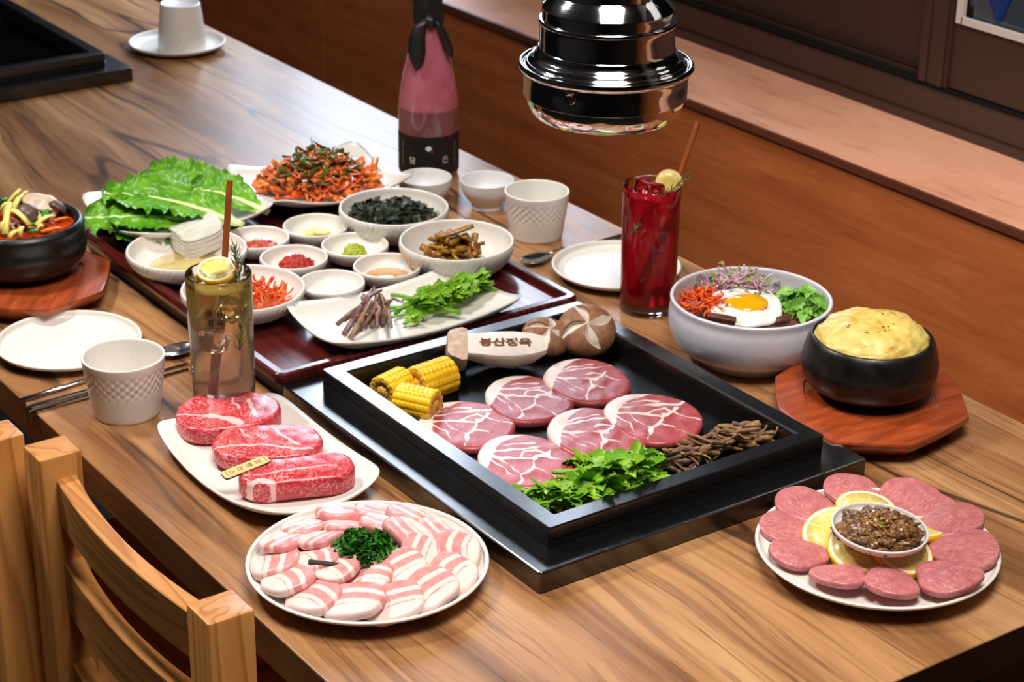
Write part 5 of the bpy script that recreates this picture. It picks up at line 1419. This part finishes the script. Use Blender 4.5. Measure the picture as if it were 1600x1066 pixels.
# ------------------------------------------------------------------ soup pot contents
sz = .0205 + .0475
g = G('red_broth', .08, Coat_Weight=.6); _n = g.noise(g.tc(), 60, 4); g.color(g.ramp(_n, [(.3, (142, 32, 6)), (.6, (190, 62, 14)), (.8, (214, 108, 30))])); g.bump(_n, .2, .001)
tag(mesh('red_broth', lathe([(0, -.004), (SR * .90, -.004), (SR * .905, 0), (SR * .89, .0003), (0, .0006)], 64), g.m, loc=L(SC.x, SC.y, sz)), 'red soup broth in the black pot at the left edge', 'soup')
M_SQ = leafy('squash_strip', (222, 214, 92), (240, 232, 150), scale=120, rv=lin((242, 222, 120)))
def stick_(name, m, A, B, w_, t_, lb, cat, grp=None, bend=.003):
    d = B - A; o = mesh(name, ribbon([(0, 0, 0), tuple(d * .33 + Vector((0, 0, bend))), tuple(d * .67 + Vector((0, 0, bend))), tuple(d)], w_, t_, .3, False), m, loc=A)
    return tag(o, lb, cat, grp)
for a, b, za, zb in [((2, 336), (32, 296), .004, .030), ((8, 366), (14, 318), .005, .026), ((26, 318), (44, 300), .018, .030), ((18, 328), (46, 352), .022, .010), ((40, 318), (66, 346), .020, .008), ((56, 352), (84, 338), .008, .013), ((14, 372), (30, 362), .004, .008), ((0, 330), (14, 318), .016, .024), ((2, 364), (5, 348), .004, .014), ((30, 370), (34, 356), .004, .012), ((58, 360), (68, 354), .004, .008), ((20, 330), (34, 306), .016, .028), ((30, 340), (48, 356), .012, .006)]:
    stick_('squash_strip', M_SQ, at(*a, sz + za), at(*b, sz + zb), .0070, .0036, 'yellow-green squash matchstick piled on the red soup', 'squash', 'squash strips on the soup')
M_MU = plain('brown_mushroom', (92, 72, 66), .4, 16, 120); M_MUS = plain('mushroom_stem', (206, 182, 166), .5, 12, 150)
def make_mush(lb, p, r, rot):
    o = thing('brown_mushroom', lb, 'mushroom', p, rot, 'brown mushrooms in the soup')
    mesh('cap', lathe(smooth_prof([(0, r * .75), (r * .55, r * .64), (r * .92, r * .25), (r, -.0), (r * .86, -r * .14), (r * .3, -r * .02), (0, 0)], 4), 32), M_MU, o)
    mesh('stem', lathe([(r * .34, 0), (r * .3, -r * .8), (r * .36, -r * 1.5), (0, -r * 1.55)], 16), M_MUS, o)
make_mush('round brown mushroom in the middle of the soup', at(42, 334, sz + .015), .0125, (.5, .25, YAW_R))
make_mush('brown mushroom near the back right rim of the soup pot', at(89, 326, sz + .009), .0105, (-.5, .6, YAW_R))
V, F, UV = slab(outline([(0, .022), (50, .015), (90, .012), (140, .016), (180, .022), (230, .014), (270, .013), (320, .016)]), .0035, 8, 48, .4, .003, lump=.002, seed=4)
pm = at(64, 318, sz + .012); tag(mesh('pale_meat_piece', (V, F), plain('pale_meat', (206, 180, 160), .4, 14, 120), loc=pm, rot=(.35, .1, YAW_R - .4)), 'pale thin meat slice at the back of the soup', 'meat')
M_CH = strip_mat('green_chilli', (24, 96, 22), (60, 140, 40), None, .2); M_CT = strip_mat('carrot_strip', (222, 96, 12), (240, 136, 40), None, .25)
for a, b, lb in [((72, 342), (70, 328), 'green onion tip standing up in the soup'), ((44, 364), (60, 362), 'green chilli slice at the front rim of the soup pot'), ((46, 352), (52, 352), 'small green chilli slice behind the front one in the soup'), ((0, 312), (10, 314), 'green leaf piece at the left back of the soup')]:
    stick_('green_slice', M_CH, at(*a, sz + .006), at(*b, sz + .008), .0085, .003, lb, 'chilli', None, .002)
stick_('carrot_strip', M_CT, at(64, 362, sz + .004), at(94, 357, sz + .004), .0052, .0035, 'orange carrot strip at the front of the soup', 'carrot', None, .001)
stick_('carrot_strip', M_CT, at(84, 345, sz + .003), at(108, 341, sz + .003), .0040, .003, 'thin carrot strip floating at the right of the soup', 'carrot', None, .001)
for a, b in [((16, 340), (34, 356)), ((18, 352), (30, 348)), ((10, 344), (22, 358))]:
    stick_('enoki_strand', M_MUS, at(*a, sz + .008), at(*b, sz + .006), .0026, .0024, 'pale mushroom strand between the squash strips', 'mushroom', 'pale strands in the soup', .001)

# ------------------------------------------------------------------ the two drinks
GH = .1375
def make_glass(label, loc, r0, r1):
    P = [(0, .0008), (r0 * .8, .0006), (r0 * .92, 0), (r0 * .985, .0012), (r0, .004), (r1, GH - .0012), (r1 - .0004, GH - .0003), (r1 - .0010, GH), (r1 - .0016, GH - .0004), (r1 - .0019, GH - .0014),
         (r0 - .0022, .0135), (r0 - .004, .0112), (r0 * .6, .0104), (0, .0104)]
    o = mesh('tall_glass', lathe(P, 96), M_GLASS, loc=loc, smooth=50); tag(o, label, 'glass', 'tall glasses'); return o
RC = at(1010, 481, 0); RG = Vector((RC.x, RC.y, T))
c1, r1_ = disc(975, 1066, 289, GH); RG = Vector(((c1.x + RC.x) / 2, (c1.y + RC.y) / 2, T))
c2_, r2_ = disc(285, 397, 425, GH); CG = Vector((c2_.x, c2_.y, T))
GR = .0300
make_glass('tall glass of red iced drink on the right', RG, .0288, GR)
cg = make_glass('tall glass of clear yellowish iced drink with printed letters, behind the beef', CG, .0288, .0302)
def drink(label, loc, r0, r1, zt, m):
    P = [(0, .0100), (r0 * .6, .0100), (r0 - .0036, .0108), (r0 - .0018, .0134), (r0 - .0016 + (r1 - r0) * zt / GH, zt - .0002), (r0 - .0024 + (r1 - r0) * zt / GH, zt), (0, zt)]
    return tag(mesh('drink', lathe(P, 80), m, loc=loc, smooth=50), label, 'drink')
g = G('red_drink', .03, Transmission_Weight=.48, IOR=1.34); g.color(g.ramp(g.noise(g.tc(), 26, 3), [(.3, (176, 6, 24)), (.7, (212, 20, 40))])); drink('red iced drink filling the right glass', RG, .0288, GR, .1275, g.m)
g = G('yellow_drink', .02, Transmission_Weight=.80, IOR=1.33); _z = g.sep(g.tc())['Z']
g.color(g.ramp(g.math('ADD', g.math('DIVIDE', _z, GH), g.math('MULTIPLY', g.noise(g.tc(), 60, 3), .08)), [(.30, (250, 238, 224)), (.62, (255, 230, 196)), (.80, (255, 222, 134)), (.98, (255, 212, 104))])); drink('clear yellowish drink filling the left glass', CG, .0288, .0302, .1265, g.m)
M_ICE = glass('ice', (250, 250, 252), .04, 1.31); M_ICER = glass('ice_red', (226, 120, 128), .06, 1.31)
def make_ice(label, loc, rot, s, m, grp):
    V, F = bbox_soft(s, s * .9, s * .8, s * .14, s * .2); V = [(x + .0012 * mnoise.noise(Vector((x * 90, y * 90, z * 90))), y, z + .0012 * mnoise.noise(Vector((y * 90, x * 90, z * 80))) - s * .4) for x, y, z in V]
    return tag(mesh('ice_cube', (V, F), m, loc=loc, rot=rot), label, 'ice', grp)
for (u, v, z, s), lb in zip([(-.008, .006, .133, .019), (.004, -.008, .132, .017)], ['ice cube at the top left of the red drink', 'ice cube at the front top of the red drink']):
    q = RG + IMG_R * u + IMG_U * v; make_ice(lb, (q.x, q.y, T + z), (rnd(-.4, .4), rnd(-.4, .4), rnd(0, 1)), s, M_ICER, 'ice cubes in the red drink')
for (u, v, z, s), lb in zip([(.006, -.004, .131, .021), (-.012, .004, .128, .017), (.008, .002, .098, .020), (-.006, -.004, .070, .021)], ['large rounded ice cube at the top of the clear drink', 'ice cube at the top left of the clear drink', 'ice cube halfway down the clear drink', 'ice cube low in the clear drink']):
    q = CG + IMG_R * u + IMG_U * v; make_ice(lb, (q.x, q.y, T + z), (rnd(-.4, .4), rnd(-.4, .4), rnd(0, 1)), s, M_ICE, 'ice cubes in the clear drink')
g = G('brown_straw', .4); _n = g.noise(g.mp((1, 1, .1)), 300, 4); g.color(g.ramp(_n, [(.3, (124, 58, 22)), (.7, (162, 84, 36))])); M_STR = g.m
def make_straw(label, A, B, r):
    d = B - A; o = mesh('straw', lathe([(r * .72, 0), (r, 0), (r, d.length), (r * .72, d.length), (r * .72, 0)], 20), M_STR, loc=A, smooth=40)
    o.rotation_euler = d.to_track_quat('Z', 'Y').to_euler(); return tag(o, label, 'straw', 'brown drinking straws')
dr, dc = depth_of(RG + Vector((0, 0, .1))), depth_of(CG + Vector((0, 0, .1)))
make_straw('brown straw leaning to the right in the red drink', RG + Vector((0, 0, .016)) - IMG_R * .010 - IMG_U * .002, atd(1091, 191, dr + .008), .0030)
make_straw('brown straw in the clear drink', CG + Vector((0, 0, .016)) - IMG_R * .008 + IMG_U * .004, atd(359, 282, dc + .012), .0030)
def stand_lemon(label, p, yaw, tilt, r):
    o = clone(lm, label=label); s_ = r / .0255
    o['group'] = 'lemon slices in the drinks'; o.matrix_world = Matrix.Translation(p) @ Matrix.Rotation(yaw, 4, 'Z') @ Matrix.Rotation(PI / 2 - tilt, 4, 'X') @ Matrix.Scale(s_, 4); return o
stand_lemon('lemon slice standing in the top of the red drink', atd(1045, 286, dr - .002), YAW_R, .32, .0140)
stand_lemon('lemon slice lying on the ice at the rim of the clear drink', CG + Vector((0, 0, .1335)) + IMG_U * .009 - IMG_R * .003, YAW_R - .1, 1.28, .0180)
M_RO = leafy('rosemary_needle', (34, 66, 34), (84, 118, 70), scale=300); M_ROS = leafy('rosemary_stem', (88, 92, 40), (120, 116, 60), scale=200)
def make_rosemary(label, P, nl, seed, hang=.0):
    rs = random.Random(seed); o = thing('rosemary_sprig', label, 'rosemary', P[0], (0, 0, 0), 'rosemary sprigs'); Q = [Vector(p) - Vector(P[0]) for p in P]
    QQ = []
    for i in range(len(Q) - 1): QQ += [Q[i].lerp(Q[i + 1], s) for s in (0, .25, .5, .75)]
    QQ.append(Q[-1]); mesh('stem', tube([tuple(q) for q in QQ], [.0009 - .0004 * i / len(QQ) for i in range(len(QQ))], 6), M_ROS, o)
    mb = MB()
    for i in range(nl):
        f = (i + .5) / nl; k = min(len(QQ) - 2, int(f * (len(QQ) - 1))); b = QQ[k].lerp(QQ[k + 1], f * (len(QQ) - 1) - k); d = (QQ[k + 1] - QQ[k]).normalized()
        s1 = d.cross(Vector((0.3, 0.5, 0.8))).normalized(); s2 = d.cross(s1); a = i * 2.4; o_ = s1 * math.cos(a) + s2 * math.sin(a)
        ln = rs.uniform(.008, .0135) * (1 if f < .85 else .85); v1 = (d * .85 + o_ * .75).normalized(); v2 = (d * 1.1 + o_ * .5).normalized()
        mb.add(*tube([tuple(b), tuple(b + v1 * ln * .5), tuple(b + v1 * ln * .5 + v2 * ln * .5)], [.0006, .0007, .0002], 5, .6))
    tag(mb.build('needles', M_RO, o), kind='stuff'); return o
make_rosemary('rosemary sprig standing at the right side of the clear drink', [atd(374, 548, dc - .012), atd(378, 480, dc - .014), atd(374, 430, dc - .016), atd(366, 385, dc - .018)], 74, 1)
make_rosemary('rosemary sprig lying slanted across the red drink', [atd(986, 366, dr - .026), atd(1012, 334, dr - .024), atd(1034, 308, dr - .026), atd(1074, 278, dr - .03)], 40, 2)
# letters on the clear glass
def wrap(VF, r, a0, z0, eps=.00015): return [((r + eps) * math.cos(a0 + x / r), (r + eps) * math.sin(a0 + x / r), z0 + y) for x, y, z in VF[0]], VF[1]
ga = math.atan2(CAM_C[1] - CG.y, CAM_C[0] - CG.x) - .17
mb = MB(); q = .0086; rz_ = .0298
for i, ch in enumerate('봉산정육'):
    V, F = text(ch, .0074, .00018); cx_, cy_ = (-.5 + i % 2) * q, (.5 - i // 2) * q
    mb.add(*wrap(([(x + cx_, y + cy_, 0) for x, y, z in V], F), rz_, ga, .1035))
def bar(x0, x1, y0, y1):
    n_ = 8; V = []; F = []
    for i in range(n_ + 1): V += [(x0 + (x1 - x0) * i / n_, y0, 0), (x0 + (x1 - x0) * i / n_, y1, 0)]
    for i in range(n_): F.append((2 * i, 2 * i + 2, 2 * i + 3, 2 * i + 1))
    return V, F
w_ = .00017
for k in (-1, 0, 1): mb.add(*wrap(bar(-q - w_, q + w_, k * q - w_, k * q + w_), rz_, ga, .1035)); mb.add(*wrap(bar(k * q - w_, k * q + w_, -q, q), rz_, ga, .1035))
mb.build('printed_letters', M_INK, cg, smooth=False)

# ------------------------------------------------------------------ pink bottle
BX = at(670, 270, 0); bt = thing('bottle', 'pink bottle with a black label and a black ribbon, by the wall', 'bottle', (BX.x, BX.y, T))
g = G('pink_bottle_glass', .14, Coat_Weight=.8, Coat_Roughness=.05); _z = g.sep(g.tc())['Z']; _n = g.noise(g.mp((1, 1, .5)), 45, 5)
_c = g.ramp(_n, [(.3, (164, 84, 100)), (.7, (186, 106, 120))])
g.color(g.mix(g.step(g.math('ADD', _z, g.math('MULTIPLY', _n, .002)), .0880, .0905), g.ramp(_n, [(.3, (110, 62, 68)), (.7, (130, 80, 85))]), _c)); M_BOT = g.m
P = smooth_prof([(0, .003), (.030, .003), (.033, 0), (.0355, .002), (.0366, .008), (.0368, .03), (.0368, .06), (.0366, .088), (.0350, .105), (.0318, .125), (.0265, .147), (.0212, .166), (.0170, .185), (.0145, .205), (.0135, .225), (.0135, .25), (.0150, .252), (.0150, .259), (.0135, .261), (0, .261)], 4)
mesh('bottle_body', lathe(P, 80), M_BOT, bt)
mesh('label', lathe([(.0369, .0085), (.0373, .0085), (.0373, .0575), (.0369, .0575)], 96), plain('black_label', (17, 17, 19), .55), bt, smooth=40)
ba = math.atan2(CAM_C[1] - BX.y, CAM_C[0] - BX.x); mb = MB()
for ch, x, y in (('담', -.0208, .0262), ('은', .0212, .0275)):
    V, F = text(ch, .0098); mb.add(*wrap(([(a + x, b, 0) for a, b, c in V], F), .0373, ba, y))
for a in np.linspace(0, 2 * PI, 4, endpoint=False):        # white four-petalled mark
    V, F = lathe([(0, .0), (.0019, .0)], 14); mb.add(*wrap(([(x + .0021 * math.cos(a), y + .0016 * math.sin(a), 0) for x, y, z in V], F), .0373, ba, .0435, .0002))
for i in range(18):
    if i % 6 != 5:
        mb.add(*wrap(bar(-.0372, -.0366, .0005, .0015), .0373, ba, .018 + .0018 * i)); mb.add(*wrap(bar(.0368, .0374, .0005, .0015), .0373, ba, .018 + .0018 * i))
mb.build('white_print', plain('white_print', (226, 226, 226), .6), bt.children[1], smooth=False)
V, F = lathe([(0, 0), (.0013, 0)], 12); mesh('red_dot', wrap(([(x + .0042, y, 0) for x, y, z in V], F), .0373, ba, .0392, .0002), plain('red_dot', (160, 30, 36), .6), bt.children[1], smooth=False)
M_RIBB = plain('black_ribbon', (22, 23, 26), .42, 6, 60, bump=.2, bscale=120)
rb_ = thing('x', None, None, (0, 0, 0)); bpy.data.objects.remove(rb_)
mesh('ribbon_wrap', lathe(smooth_prof([(.0150, .188), (.0176, .190), (.0182, .200), (.0170, .212), (.0178, .222), (.0165, .236), (.0172, .250), (.0150, .262), (0, .266)], 4), 48, lambda r, z, a, k: (r * (1 + .06 * math.sin(5 * a + z * 60)), z)), M_RIBB, bt)
fr = Vector((math.cos(ba), math.sin(ba), 0)); rt = Vector((-math.sin(ba), math.cos(ba), 0))
mesh('ribbon_knot', ([(x + fr.x * .019 + rt.x * .002, y + fr.y * .019 + rt.y * .002, z + .197) for x, y, z in ico(.0095, (1, 1.1, .9))[0]], ico(.0095)[1]), M_RIBB, bt)
def tail(pts, wds, name='ribbon_tail'):
    V = []; F = []
    for (u, f_, z), wd in zip(pts, wds):
        for s in (-1, -.3, .3, 1):
            p = rt * (u + wd * s) + fr * (f_ + .0025 * (1 - s * s)); V.append((p.x, p.y, z))
    n_ = len(pts)
    for i in range(n_ - 1):
        for j in range(3): a = i * 4 + j; F.append((a, a + 1, a + 5, a + 4))
    o = mesh(name, (V, F), M_RIBB, bt); md = o.modifiers.new('t', 'SOLIDIFY'); md.thickness = .0008
    return o
tail([(-.002, .021, .200), (-.010, .0235, .190), (-.0135, .0255, .176), (-.0135, .028, .162), (-.0130, .030, .150), (-.0145, .031, .1395)], [.004, .0078, .0098, .0105, .0072, .0006])
tail([(.006, .020, .200), (.014, .020, .190), (.020, .020, .176), (.0245, .020, .163), (.0275, .020, .153)], [.003, .004, .0045, .0048, .001])
